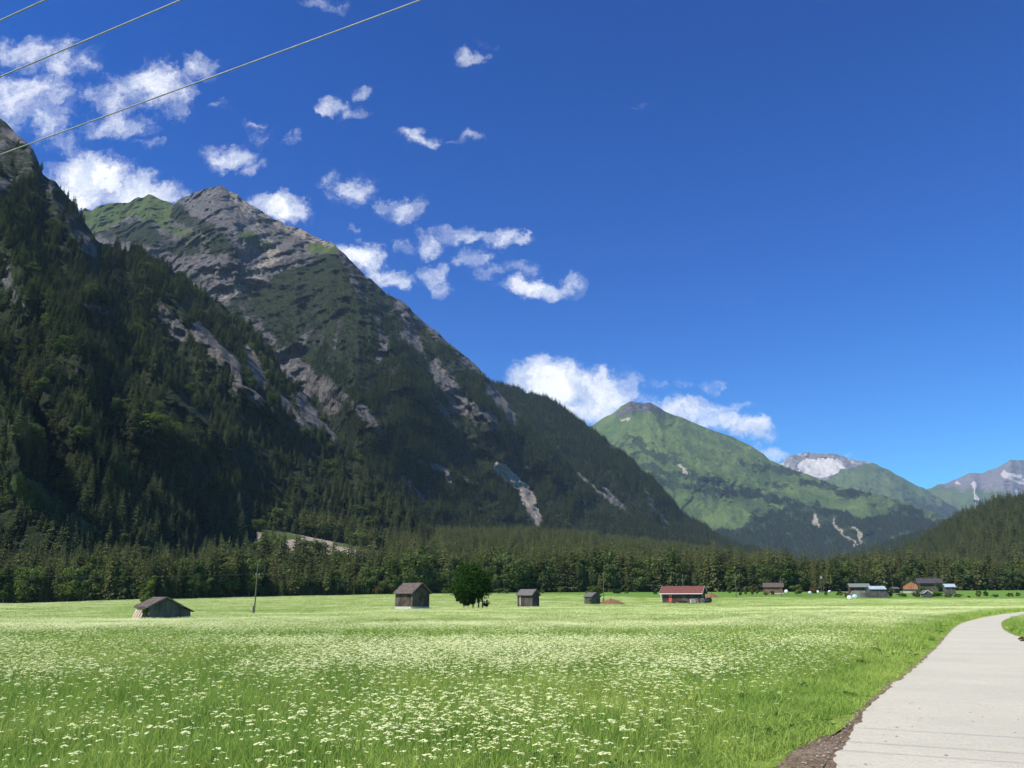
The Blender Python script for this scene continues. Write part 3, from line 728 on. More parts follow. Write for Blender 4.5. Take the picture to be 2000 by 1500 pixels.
full = lambda wx, wy, px, py, Z: (np.full(wx.shape, 1.15), wx * 0, wx * 0)
hill2 = Mountain('far_wooded_hill', 'hazy dark wooded hill behind the right hand treeline',
    [(1620, 1100, 3600), (1700, 1072, 3500), (1740, 1058, 3450), (1790, 1042, 3400), (1840, 1024, 3350), (1880, 1008, 3300), (1950, 980, 3200), (2100, 950, 3200)],
    [(1620, 1125, 2600), (2100, 1125, 2500)], [], 1620, 2100, 140, 80, [(300, 40, True, .4, .5, 91)], full, mountain_mat('hill2_slope', 20.0), jag=2, seed=71)
hill = Mountain('right_wooded_hill', 'dark spruce covered hill rising at the right edge',
    [(1640, 1118, 1250), (1700, 1108, 1250), (1760, 1096, 1250), (1810, 1066, 1280), (1850, 1040, 1300), (1880, 1022, 1300), (1920, 1002, 1300), (1955, 990, 1280), (2000, 982, 1250), (2150, 940, 1200), (2400, 860, 1150), (2900, 740, 1100)],
    [(1640, 1152, 640), (2000, 1152, 620), (2400, 1152, 600), (2900, 1150, 600)], [([(2000, 982), (1960, 1060), (1920, 1120)], 30, 70, 60)],
    1640, 2900, 240, 120, [(180, 22, True, .4, .5, 95)], full, mountain_mat('hill_slope', 9.0), jag=2, seed=75)


# ------------------------------------------------------------------ trees
def spruce_crown(seed, H=1.0, R=0.17, layers=24, nb=8, fine=True, low=0.06):
    """unit-height spruce crown (triangles)"""
    r = np.random.default_rng(seed); v = []; f = []
    def tri(a, b, c): n = len(v); v.extend((a, b, c)); f.append((n, n + 1, n + 2))
    for i in range(layers):
        t = (i + r.random() * 0.6) / layers; z0 = low + (H - low) * t
        Lr = R * ((1 - t) ** 0.75) * (0.75 + 0.5 * r.random()) + 0.006
        if t < 0.12: Lr *= 0.7 + t * 2.5
        n = max(4, int(nb * (0.55 + 0.6 * (1 - t))))
        a0 = r.random() * 6.28
        for k in range(n):
            if r.random() < 0.10: continue
            a = a0 + 6.283 * k / n + r.normal(0, 0.22); L = Lr * r.uniform(0.6, 1.2); ca, sa = math.cos(a), math.sin(a)
            z = z0 + r.normal(0, 0.012); dr = r.uniform(0.18, 0.5) * L; w = L * r.uniform(0.22, 0.34)
            ps = [np.array((ca * L * q, sa * L * q, z - dr * (q ** 1.6) + 0.10 * L * max(0, q - .8))) for q in (0.04, 0.4, 0.75, 1.0)]
            sd = np.array((-sa, ca, 0))
            if fine:
                for j, wq in ((0, 0.6), (1, 1.0), (2, 0.7)):
                    a1, a2 = ps[j], ps[j + 1]
                    for sg in (-1, 1):
                        hang = np.array((0, 0, -w * r.uniform(0.25, 0.6)))
                        tri(a1, a2, (a1 * 0.45 + a2 * 0.55) + sd * sg * w * wq * r.uniform(0.7, 1.2) + hang)
                tri(ps[1], ps[3], (ps[1] + ps[3]) / 2 + np.array((0, 0, -w * 0.8)))
            else:
                tri(ps[0] + sd * w, ps[0] - sd * w, ps[3]); tri(ps[1], ps[3], ps[2] + np.array((0, 0, -w * 1.2)))
    tri(np.array((.006, 0, H * .95)), np.array((-.006, 0.004, H * .95)), np.array((0, 0, H * 1.01)))
    tri(np.array((0, .006, H * .95)), np.array((0.004, -.006, H * .95)), np.array((0, 0, H * 1.01)))
    return np.array(v), np.array(f)


def trunk_mb(h=0.97, r=0.012, n=6, bend=0.0, seed=0):
    rr = random.Random(seed); mb = MB()
    pts = [(bend * math.sin(q * 2.2) , bend * 0.5 * math.sin(q * 3), h * q / 5) for q in range(6)]
    return mb.tube(pts, r, n, r * 0.15)


def leafy_crown(seed, W=0.42, z0=0.18, z1=1.0, clumps=16, leaves=70, ls=0.05, squash=1.0, shape=None):
    """crown of many leaf-sized faces in clumps; unit height"""
    r = np.random.default_rng(seed); cs = []; zc = (z0 + z1) / 2; hz = (z1 - z0) / 2
    while len(cs) < clumps:
        p = r.uniform(-1, 1, 3); q = np.linalg.norm(p)
        if q > 1 or q < 0.35: continue
        wz = 1.0 if shape is None else shape((p[2] + 1) / 2)
        cs.append((p[0] * W * wz * 0.8, p[1] * W * wz * 0.8, zc + p[2] * hz * 0.82, r.uniform(0.55, 1.0)))
    C_ = np.array(cs); n = clumps * leaves
    k = np.repeat(np.arange(clumps), leaves); d = r.normal(0, 1, (n, 3)); d /= np.linalg.norm(d, axis=1)[:, None]
    rad = (min(W, hz) * 0.46) * C_[k, 3] * r.uniform(0.45, 1.05, n) ** 0.5
    c = C_[k, :3] + d * rad[:, None] * np.array((1, 1, 0.8))
    c[:, 2] = np.clip(c[:, 2], z0 * 0.8, z1)
    nrm = d + r.normal(0, 0.55, (n, 3)); nrm /= np.linalg.norm(nrm, axis=1)[:, None]
    t = np.cross(nrm, r.normal(0, 1, (n, 3))); t /= np.linalg.norm(t, axis=1)[:, None]; b = np.cross(nrm, t)
    s_ = (ls * r.uniform(0.6, 1.3, n))[:, None]
    V = np.stack([c + t * s_, c + b * s_ * 0.6, c - t * s_, c - b * s_ * 0.6], 1).reshape(-1, 3)
    return V, np.arange(4 * n).reshape(-1, 4)


def limb_mb(H, W, seed, r=0.02, base=0.35, n=6):
    rr = random.Random(seed); mb = MB(); mb.tube([(0, 0, -0.01), (0.01, 0, base * 0.5), (0, 0.01, base), (0.01, 0, H * 0.8)], r, 6, r * 0.25)
    for i in range(n):
        a = rr.uniform(0, 6.28); z = base + (H * 0.75 - base) * i / n; L = W * rr.uniform(0.5, 0.85)
        mb.tube([(0, 0, z), (math.cos(a) * L * .5, math.sin(a) * L * .5, z + L * .35), (math.cos(a) * L, math.sin(a) * L, z + L * .6)], r * 0.4, 5, r * 0.1)
    return mb


SPR = [(spruce_crown(100 + i, R=[.15, .17, .19, .14, .21, .16, .18][i], layers=[26, 24, 22, 28, 22, 25, 24][i], nb=9, low=[.05, .1, .04, .16, .06, .22, .08][i]), trunk_mb(seed=i)) for i in range(7)]
spruce_me = []
for (cv, cf), tm in SPR:
    a = np_mesh('spruce_crown', cv, cf); a.materials.append(M['spruce']); b = tm.mesh('spruce_trunk'); b.materials.append(M['bark']); spruce_me.append((a, b))
tall = lambda t: 0.75 + 0.5 * math.sin(min(1, t * 1.1) * 3.0) * 0.6
LEAFY = [(leafy_crown(200 + i, W=[.30, .36, .26, .42][i], z0=[.12, .15, .1, .1][i], clumps=[22, 24, 20, 20][i], leaves=90, ls=.032), limb_mb(1, .3, i, .016, .25)) for i in range(4)]
leafy_me = []
for i, ((cv, cf), tm) in enumerate(LEAFY):
    a = np_mesh('broadleaf_crown', cv, cf); a.materials.append(M['leaf']); b = tm.mesh('broadleaf_trunk'); b.materials.append(M['birch']); leafy_me.append((a, b))
BUSH = [leafy_crown(300 + i, W=[.62, .75, .5][i], z0=0.02, clumps=14, leaves=60, ls=.065) for i in range(3)]
bush_me = []
for cv, cf in BUSH:
    a = np_mesh('bush_foliage', cv, cf); a.materials.append(M['bush']); b = limb_mb(.7, .4, 3, .025, .08, 5).mesh('bush_stem'); b.materials.append(M['bark']); bush_me.append((a, b))


def joined(name, parts):
    """one mesh out of (verts, faces, material) for the mass scatter"""
    me = bpy.data.meshes.new(name); v = []; f = []; mi = []
    for k, (pv, pf, mt) in enumerate(parts):
        b = len(v); v += [tuple(map(float, q)) for q in pv]; f += [tuple(int(b + i) for i in q) for q in pf]; mi += [k] * len(pf); me.materials.append(mt)
    me.from_pydata(v, [], f); me.polygons.foreach_set('material_index', mi); me.update(); return me


def source_collection(name, meshes):
    c = bpy.data.collections.new(name)
    for i, me in enumerate(meshes):
        o = bpy.data.objects.new('%s_source_%02d' % (name, i), me); c.objects.link(o)
    return c


def scatter(name, pts, rot, scl, idx, coll, label, cat, scl3=None):
    """one stuff object whose points carry copies of the source meshes"""
    me = bpy.data.meshes.new(name); n = len(pts)
    me.vertices.add(n); me.vertices.foreach_set('co', np.asarray(pts, np.float32).ravel())
    a = me.attributes.new('rot', 'FLOAT_VECTOR', 'POINT'); a.data.foreach_set('vector', np.asarray(rot, np.float32).ravel())
    s3 = scl3 if scl3 is not None else np.repeat(np.asarray(scl)[:, None], 3, 1)
    a = me.attributes.new('scl', 'FLOAT_VECTOR', 'POINT'); a.data.foreach_set('vector', np.asarray(s3, np.float32).ravel())
    a = me.attributes.new('idx', 'INT', 'POINT'); a.data.foreach_set('value', np.asarray(idx, np.int32))
    o = link(name, me); tag(o, label, cat, kind='stuff')
    ng = bpy.data.node_groups.new(name + '_nodes', 'GeometryNodeTree')
    ng.interface.new_socket('Geometry', in_out='INPUT', socket_type='NodeSocketGeometry')
    ng.interface.new_socket('Geometry', in_out='OUTPUT', socket_type='NodeSocketGeometry')
    N = ng.nodes; Lk = ng.links; gi = N.new('NodeGroupInput'); go = N.new('NodeGroupOutput')
    ci = N.new('GeometryNodeCollectionInfo'); ci.inputs['Collection'].default_value = coll
    ci.inputs['Separate Children'].default_value = True; ci.inputs['Reset Children'].default_value = True
    ip = N.new('GeometryNodeInstanceOnPoints'); ip.inputs['Pick Instance'].default_value = True
    def attr(nm, ty):
        q = N.new('GeometryNodeInputNamedAttribute'); q.data_type = ty; q.inputs['Name'].default_value = nm
        return [x for x in q.outputs if x.enabled and x.name == 'Attribute'][0]
    e = N.new('FunctionNodeEulerToRotation'); Lk.new(attr('rot', 'FLOAT_VECTOR'), e.inputs[0])
    Lk.new(gi.outputs[0], ip.inputs['Points']); Lk.new(ci.outputs[0], ip.inputs['Instance'])
    Lk.new(attr('idx', 'INT'), ip.inputs['Instance Index']); Lk.new(e.outputs[0], ip.inputs['Rotation']); Lk.new(attr('scl', 'FLOAT_VECTOR'), ip.inputs['Scale'])
    Lk.new(ip.outputs[0], go.inputs[0])
    md = o.modifiers.new('scatter', 'NODES'); md.node_group = ng
    return o


M['spruce_warm'] = leaf_mat('olive_spruce_needles', (0.034, 0.052, 0.022), (0.19, 0.205, 0.072), 0.18, 0.7)
warm_src = source_collection('spruce_edge', [joined('spruce_edge_mass', [(*SPR[i][0], M['spruce_warm']), (SPR[i][1].v, SPR[i][1].f, M['bark'])]) for i in range(7)]
                            + [joined('leafy_edge_mass', [(*LEAFY[i][0], M['leaf']), (LEAFY[i][1].v, LEAFY[i][1].f, M['birch'])]) for i in range(4)])
for a, b in spruce_me: a.materials[0] = M['spruce_warm']
mid_src = source_collection('spruce_mid', [joined('spruce_mass', [(*SPR[i][0], M['spruce']), (SPR[i][1].v, SPR[i][1].f, M['bark'])]) for i in range(7)]
                            + [joined('leafy_mass', [(*LEAFY[i][0], M['leaf']), (LEAFY[i][1].v, LEAFY[i][1].f, M['birch'])]) for i in range(4)])
lowm = [joined('spruce_low', [(*spruce_crown(400 + i, R=[.17, .2, .15, .22][i], layers=11, nb=6, fine=False, low=.04), M['spruce'])]) for i in range(4)]
low_src = source_collection('spruce_far', lowm + [joined('shrub_low', [(*leafy_crown(500, W=.7, z0=0, clumps=8, leaves=14, ls=.16), M['spruce'])])])


def zrot(n, seed, tilt=0.03):
    r = np.random.default_rng(seed); return np.stack([r.normal(0, tilt, n), r.normal(0, tilt, n), r.uniform(0, 6.283, n)], 1)


# --- trees on the valley floor behind the meadow
def in_bank(px): return (px > 500) & (px < 752)
r_ = np.random.default_rng(55)
cand = []
NV = 9500
px_ = r_.uniform(-520, 2520, NV); q_ = r_.random(NV) ** 1.5
dd_ = edge_d(px_) + 2 + q_ * np.where(px_ < 430, 90, np.where(px_ < 1560, 60, 260))
for px, d in zip(px_, dd_):
    if r_.random() > d / 620.0: continue
    h = r_.uniform(13, 27) * (0.9 if px < 400 else 1.0) * float(.62 + .76 * fbm(px / 28., d / 22., 3, 66))
    if 490 < px < 760: h = r_.uniform(6, 12.5) if r_.random() < 0.9 else r_.uniform(15, 21)
    if px > 1560: h *= 0.95
    if d < edge_d(px) + 9: h *= r_.uniform(0.55, 0.95)
    leaf = r_.random() < (0.5 if (740 < px < 1000) else 0.22 if (d < edge_d(px) + 16) else 0.09)
    if leaf: h *= 0.78
    cand.append((px, d, h, leaf))
cand = [(px, d, h, lf, *gpt(px, d)) for px, d, h, lf in cand]
front = sorted([c for c in cand if -30 < c[0] < 2030], key=lambda c: (c[1] - edge_d(c[0])) - c[2] * 0.35)
ind_s = [c for c in front if not c[3]][:285]; ind_l = [c for c in front if c[3]][:130]
chosen = set(id(c) for c in ind_s + ind_l); rest = [c for c in cand if id(c) not in chosen]

LAND = [(-60, 110, 'at the left end of the wood'), (110, 255, 'in the wood left of the sagging hay hut'), (255, 385, 'in the wood behind the sagging hay hut'),
        (385, 470, 'in the wood left of the nearest power pole'), (470, 560, 'in the wood behind the nearest power pole'), (560, 690, 'in front of the gravel bank'),
        (690, 850, 'in the wood behind the tall brown hay hut'), (850, 985, 'in the wood behind the round maple'), (985, 1080, 'in the wood behind the narrow grey hay hut'),
        (1080, 1230, 'in the wood behind the tiny overgrown shed'), (1230, 1400, 'in the wood behind the red roofed barn'), (1400, 1480, 'in the wood left of the brown hut'),
        (1480, 1545, 'in the wood behind the brown hut'), (1545, 1640, 'in the wood behind the scattered white bales'), (1640, 1735, 'in the wood behind the green roofed shed'),
        (1735, 1845, 'in the wood behind the orange barn'), (1845, 1900, 'in the wood behind the blue roofed tall hut'), (1900, 2200, 'at the right end of the wood')]
def land(px):
    for a, b, t in LAND:
        if a <= px < b: return t
    return 'at the far side of the meadow'


def tree_thing(kind, c, i, meshes, cat, label, names, group, sxy=1.0, sink=0.15):
    px, d, h, lf, X, Y, Z = c
    t = empty(kind, (X, Y, Z - sink), random.uniform(0, 6.28)); t.scale = (h * sxy, h * sxy, h)
    t.rotation_euler = (random.gauss(0, .02), random.gauss(0, .02), random.uniform(0, 6.28))
    tag(t, label, cat, group)
    for me, nm in zip(meshes[i % len(meshes)], names):
        o = link(nm, me, t)
    return t
for i, c in enumerate(ind_s):
    size = 'tall' if c[2] > 17.5 else 'short' if c[2] < 11.5 else 'mid sized'
    wsel = random.uniform(0.85, 1.25)
    shape = 'broad' if wsel > 1.1 else 'slender'
    tree_thing('spruce_tree', c, random.randrange(7), spruce_me, 'spruce tree', '%s %s dark green spruce %s' % (size, shape, land(c[0])), ('crown', 'trunk'), 'spruces in the wood, %s %s, %s' % (size, shape, land(c[0])), wsel)
for i, c in enumerate(ind_l):
    size = 'tall' if c[2] > 13 else 'low'
    tree_thing('broadleaf_tree', c, random.randrange(4), leafy_me, 'broadleaf tree', '%s rounded lighter green broadleaf tree %s' % (size, land(c[0])), ('crown', 'trunk'), 'broadleaf trees in the wood, %s, %s' % (size, land(c[0])), random.uniform(.85, 1.2))
n = len(rest); A_ = np.array([(c[4], c[5], c[6] - .15) for c in rest]); h_ = np.array([c[2] for c in rest]); lf_ = np.array([c[3] for c in rest])
idx = np.where(lf_, 7 + r_.integers(0, 4, n), r_.integers(0, 7, n)); wv = h_ * r_.uniform(.85, 1.25, n)
scatter('valley_forest', A_, zrot(n, 1), None, idx, warm_src, 'deeper rows of the wood behind the meadow edge', 'forest', np.stack([wv, wv, h_], 1))


def mtn_forest(name, mt, n, dens, hlo, hhi, src, nidx, label, seed, shrub=0.0, sink=.3, leafp=0.0):
    pts, px, py = mt.scatter(n, dens, seed); r = np.random.default_rng(seed + 1)
    h = r.uniform(hlo, hhi, n) * r.choice([1, 1.12, .8, .6], n); wv = h * r.uniform(.9, 1.35, n)
    idx = r.integers(0, nidx, n)
    if shrub: m = r.random(n) < shrub; idx = np.where(m, nidx, idx); h = np.where(m, r.uniform(2.5, 5, n), h); wv = np.where(m, h * 1.5, wv)
    if leafp: m = r.random(n) < leafp; idx = np.where(m, 7 + r.integers(0, 4, n), idx); h = np.where(m, h * .65, h)
    pts[:, 2] -= sink
    scatter(name, pts, zrot(n, seed), None, idx, src, label, 'forest', np.stack([wv, wv, h], 1))
def clump(px, py, s, seed, lo=.35, hi=.6): return smooth(lo, hi, fbm(px / s, py / s, 4, seed))
mtn_forest('near_hill_forest', near, 11500, lambda px, py, v, z: (px > -350) * smooth(.35, .8, v) * (0.08 + clump(px, py, 30, 5, .38, .58)) * np.where((px > 300) & (py < 850) & (py > 560), .6, 1) * (1 - .93 * poly(px, py, [(-400, 0), (0, 200), (100, 290), (110, 350), (200, 470), (215, 540), (150, 500), (85, 400), (40, 360), (-300, 330)], 8)), 10, 20.5, mid_src, 7, 'spruce forest covering the steep near spur', 61, leafp=.06)
mtn_forest('fan_forest', fan, 30000, lambda px, py, v, z: smooth(.35, .8, v) * (0.35 + clump(px, py, 25, 15)) * (1 - .9 * ((px < 505) & (py > 1015))) * (1 - .8 * ((px > 480) & (px < 765) & (py > 1055) & (py < 1125))), 15, 27, warm_src, 7, 'spruce forest on the rising ground at the mountain foot', 63, leafp=.22)
mtn_forest('peak_hill_forest', peak, 34000, lambda px, py, v, z: smooth(.45, .9, v) * (0.15 + clump(px, py, 30, 25, .4, .6)) * smooth(560, 900, py), 10, 21, low_src, 4, 'spruces and dwarf pines scattered on the rocky mountain', 65, shrub=.30)
mtn_forest('wooded_ridge_forest', ridge, 36000, lambda px, py, v, z: smooth(.3, .9, v) * (.4 + clump(px, py, 30, 35)), 14, 26, low_src, 4, 'spruce forest covering the long ridge', 67)
mtn_forest('right_hill_forest', hill, 15000, lambda px, py, v, z: (px < 2500) * (.6 + clump(px, py, 30, 45)), 14, 25, mid_src, 7, 'spruce forest covering the right hand hill', 69)
mtn_forest('far_hill_forest', hill2, 9000, lambda px, py, v, z: 1.0 + 0 * px, 18, 28, low_src, 4, 'spruce forest on the hazy far hill', 71)
mtn_forest('alp_forest', alp, 24000, lambda px, py, v, z: smooth(.6, 1.0, v) * smooth(900, 1000, py), 18, 30, low_src, 4, 'spruce woods on the foot of the green mountain', 73)

# ------------------------------------------------------------------ meadow: grass and flowers
def grass_mat(name, a, b_, c, tr=0.35):
    m, b, out = new_mat(name); p = pos(b)
    nf = b.noise(p, 22.0, 2); n = b.noise(p, 0.9, 3); n2 = b.noise(p, 0.12, 3); oi = b.add('ShaderNodeObjectInfo').outputs['Random']
    col = b.mix(b.math('MULTIPLY_ADD', oi, .35, b.math('MULTIPLY', b.ramp(n, .3, .7), .65)), a, b_); col = b.mix(b.math('MULTIPLY', b.ramp(n2, .45, .65), .6), col, c)
    col = b.mix(b.math('MULTIPLY', b.ramp(nf, .42, .68), .5 if 'umbel' not in name else .12), col, tuple(x * .62 for x in a))
    d = b.add('ShaderNodeBsdfDiffuse'); t = b.add('ShaderNodeBsdfTranslucent'); mx = b.add('ShaderNodeMixShader')
    b.put(d.inputs[0], col); b.put(t.inputs[0], col); mx.inputs[0].default_value = tr
    b.l.new(d.outputs[0], mx.inputs[1]); b.l.new(t.outputs[0], mx.inputs[2]); b.l.new(mx.outputs[0], out.inputs[0]); return m
M['grass'] = grass_mat('meadow_grass', (0.23, 0.37, 0.065), (0.48, 0.62, 0.14), (0.58, 0.66, 0.17))
M['umbel'] = grass_mat('umbel_cream', (0.78, 0.82, 0.36), (0.92, 0.93, 0.58), (0.84, 0.88, 0.44), .25)
M['yellow'] = plain_mat('yellow_petals', (0.75, 0.5, 0.03), (0.85, 0.65, 0.06), 5)
M['violet'] = plain_mat('violet_petals', (0.25, 0.12, 0.5), (0.35, 0.2, 0.6), 5)
M['pink'] = plain_mat('pink_petals', (0.35, 0.06, 0.18), (0.5, 0.12, 0.28), 5)


def blades(seed, n, rad, hlo, hhi, w, lean=.35):
    r = np.random.default_rng(seed); a = r.uniform(0, 6.283, n); q = rad * np.sqrt(r.random(n)); x, y = np.cos(a) * q, np.sin(a) * q
    h = r.uniform(hlo, hhi, n); th = r.uniform(0, 6.283, n); l = h * np.abs(r.normal(0, lean, n)); ww = w * r.uniform(.6, 1.4, n)
    f = r.uniform(0, 6.283, n); ux, uy = np.cos(f) * ww / 2, np.sin(f) * ww / 2
    z = np.zeros(n); P0 = np.stack([x - ux, y - uy, z], 1); P1 = np.stack([x + ux, y + uy, z], 1)
    mx_, my_ = x + np.cos(th) * l * .35, y + np.sin(th) * l * .35
    P2 = np.stack([mx_ - ux * .8, my_ - uy * .8, h * .6], 1); P3 = np.stack([mx_ + ux * .8, my_ + uy * .8, h * .6], 1)
    P4 = np.stack([x + np.cos(th) * l, y + np.sin(th) * l, h], 1)
    V = np.stack([P0, P1, P2, P3, P4], 1).reshape(-1, 3); b = np.arange(n)[:, None] * 5
    Fc = np.concatenate([b + np.array([[0, 1, 3]]), b + np.array([[0, 3, 2]]), b + np.array([[2, 3, 4]])])
    return V, Fc


def umbel(r, x, y, h, R, k=7, hexa=6):
    """flat-topped head of small floret clusters with a stem"""
    v = []; f = []
    for i in range(k):
        a = r.uniform(0, 6.28); q = R * math.sqrt((i + .3) / k); cx, cy = x + math.cos(a) * q, y + math.sin(a) * q; z = h - (q / R) ** 2 * R * .35 + r.normal(0, R * .05)
        rr = R * r.uniform(.28, .42); b = len(v); v.append((cx, cy, z + rr * .3))
        for j in range(hexa): an = 6.283 * j / hexa; v.append((cx + math.cos(an) * rr, cy + math.sin(an) * rr, z - rr * .15))
        for j in range(hexa): f.append((b, b + 1 + j, b + 1 + (j + 1) % hexa))
    return v, f


def flower_patch(seed, n, rad, hlo, hhi, Rlo, Rhi, k, hexa, mat, stemw=.006):
    r = np.random.default_rng(seed); V = []; Fc = []; SV = []; SF = []
    for i in range(n):
        a = r.uniform(0, 6.28); q = rad * math.sqrt(r.random()); x, y = math.cos(a) * q, math.sin(a) * q; h = r.uniform(hlo, hhi)
        v, f = umbel(r, x, y, h, r.uniform(Rlo, Rhi), k, hexa); b = len(V); V += v; Fc += [tuple(b + j for j in t) for t in f]
        b = len(SV); SV += [(x - stemw / 2, y, 0), (x + stemw / 2, y, 0), (x, y, h)]; SF.append((b, b + 1, b + 2))
    return joined('flower_patch', [(V, Fc, mat), (SV, SF, M['grass'])])


def wedge(n, d0, d1, seed, side=1.12):
    """uniform random ground points between two distances, a little wider than the view"""
    r = np.random.default_rng(seed); Y = np.sqrt(r.uniform(d0 * d0, d1 * d1, n)); X = Y * r.uniform(-.62 * side, .62 * side, n) + r.normal(0, .5, n)
    return X, Y
ROADP = ROAD_POLY
SIDE_DIRT = [(19.0, 30.5), (20.5, 34.5), (24, 36.8), (40, 44), (60, 50), (60, 42), (40, 36), (24, 30), (20, 28.5)]
def edge_dist(X, Y):
    d, _, _ = dist_line(X, Y, RL); d2, _, _ = dist_line(X, Y, RR); return np.minimum(d, d2)
BLD = []      # building footprints keep the grass out: (x, y, radius)
def free(X, Y, m=.15):
    ok = ~inpoly(X, Y, ROADP) & ~inpoly(X, Y, SIDE_DIRT)
    return ok & (edge_dist(X, Y) > m)
DIRT = [on_flat(*p) for p in [(1505, 1512), (1535, 1480), (1565, 1458), (1602, 1440), (1640, 1432), (1668, 1408), (1676, 1402), (1640, 1452), (1606, 1502)]]


def scatter_ground(name, n, d0, d1, seed, meshes, label, hf=None, dens=None, margin=.15, smin=.8, smax=1.2, fade=True, lift=0.0):
    X, Y = wedge(n, d0, d1, seed); r = np.random.default_rng(seed + 9)
    k = free(X, Y, margin) & ~inpoly(X, Y, DIRT) & (dist_line(X, Y, DIRT + DIRT[:1])[0] > (.38 if 'near_grass' in name else .05))
    pxc = 1000 + 1674 * X / Y
    k &= Y < flow_d(pxc) + 1 if fade else True
    if dens is not None: k &= r.random(n) < dens(X, Y)
    X, Y = X[k], Y[k]; m = len(X); Z = G(X, Y) + lift; s = r.uniform(smin, smax, m)
    ed = edge_dist(X, Y); hz = s * np.clip(.16 + ed * .38, .16, 1.0) if d0 < 60 else s
    if hf is not None: hz = hz * hf(X, Y)
    src = source_collection(name, meshes)
    return scatter(name, np.stack([X, Y, Z], 1), zrot(m, seed, .02), None, r.integers(0, len(meshes), m), src, label, 'grass' if 'grass' in name else 'wildflowers', np.stack([s, s, hz], 1))

def gm(seed, *a, **k): V, Fc = blades(seed, *a, **k); me = np_mesh('grass_tuft', V, Fc); me.materials.append(M['grass']); return me
bump_h = lambda X, Y: .75 + .5 * fbm(X / 1.7, Y / 1.7, 3, 7)
scatter_ground('near_grass', 7500, 4.5, 24, 201, [gm(i, 150, .42, .16, .42, .007, lean=.55) for i in range(4)], 'tall green grass nearest to the viewer, left of the road', bump_h, None, .40)
scatter_ground('verge_grass', 60000, 5, 75, 202, [gm(10 + i, 60, .22, .06, .16, .012, lean=.5) for i in range(2)], 'short grass along the edge of the road', None, lambda X, Y: np.exp(-((edge_dist(X, Y) - .25) / .38) ** 2) * 1.0, .03)
scatter_ground('middle_grass', 11000, 22, 95, 203, [gm(20 + i, 150, .9, .22, .44, .018, lean=.55) for i in range(4)], 'tall grass in the middle of the meadow', bump_h, None, .95)
scatter_ground('far_grass', 12000, 90, 445, 204, [gm(30 + i, 150, 2.6, .24, .44, .07) for i in range(4)], 'tall grass in the far part of the meadow', None, None, 1.5)
flc = lambda X, Y: smooth(.42, .60, fbm(X / 3.0, Y / 3.0, 4, 77)) * .85 + .15
edgef = lambda X, Y: smooth(.6, 2.4, edge_dist(X, Y))
band = lambda X, Y: .35 + .65 * smooth(.35, .6, fbm(X / 25, Y / 9, 3, 78))
scatter_ground('near_flowers', 48000, 5, 26, 211, [flower_patch(i, 1, .02, .36, .60, .014, .040, 9, 6, M['umbel']) for i in range(4)] + [flower_patch(i, 4, .16, .34, .58, .010, .030, 7, 6, M['umbel']) for i in range(4, 7)],
               'cream white umbel flowers standing in the near grass', None, lambda X, Y: flc(X, Y) * edgef(X, Y) * (.62 + .38 * smooth(8, 24, Y)), .8)
scatter_ground('middle_flowers', 29000, 24, 95, 212, [flower_patch(20 + i, 17, .7, .38, .56, .020, .042, 4, 5, M['umbel'], .008) for i in range(5)],
               'cream white umbel flowers in the middle of the meadow', None, lambda X, Y: (.25 + .75 * flc(X, Y)) * edgef(X, Y) * band(X, Y), 1.0)
scatter_ground('far_flowers', 30000, 90, 445, 213, [flower_patch(30 + i, 64, 2.8, .36, .52, .04, .07, 3, 4, M['umbel'], .01) for i in range(5)],
               'cream white umbel flowers in the far part of the meadow', None, lambda X, Y: .35 + .65 * band(X, Y), 3.0)
yel = lambda X, Y: smooth(.54, .66, fbm(X / 6, Y / 6, 3, 88)) * edgef(X, Y)
scatter_ground('yellow_flowers', 12000, 8, 95, 214, [flower_patch(50 + i, 4, .35, .4, .6, .014, .026, 4, 5, M['yellow']) for i in range(3)], 'small yellow flowers in loose patches in the meadow', None, lambda X, Y: yel(X, Y) * .8, 1.0)
scatter_ground('violet_flowers', 1500, 7, 45, 215, [flower_patch(60, 2, .1, .34, .5, .014, .022, 3, 5, M['violet']), flower_patch(61, 2, .1, .34, .5, .014, .022, 3, 5, M['pink'])], 'sparse violet and pink flowers in the grass', None, lambda X, Y: .2 + 0 * X, 1.0)
vlf = lambda X, Y: np.exp(-((edge_dist(X, Y) - 1.0) / .8) ** 2) * smooth(.3, .6, fbm(X / 1.5, Y / 1.5, 3, 44))
def herb(seed):
    cv, cf = leafy_crown(seed, W=.5, z0=0.02, clumps=6, leaves=16, ls=.11); me = np_mesh('herb_clump', cv * .26, cf); me.materials.append(M['herb']); return me
M['herb'] = grass_mat('broad_herb_leaves', (0.09, 0.18, 0.035), (0.20, 0.33, 0.07), (0.14, 0.26, 0.05), .3)
scatter_ground('verge_herbs', 14000, 6, 60, 216, [herb(700 + i) for i in range(3)], 'broad leaved herbs growing along the road edge', None, lambda X, Y: vlf(X, Y), .2, .6, 1.5)

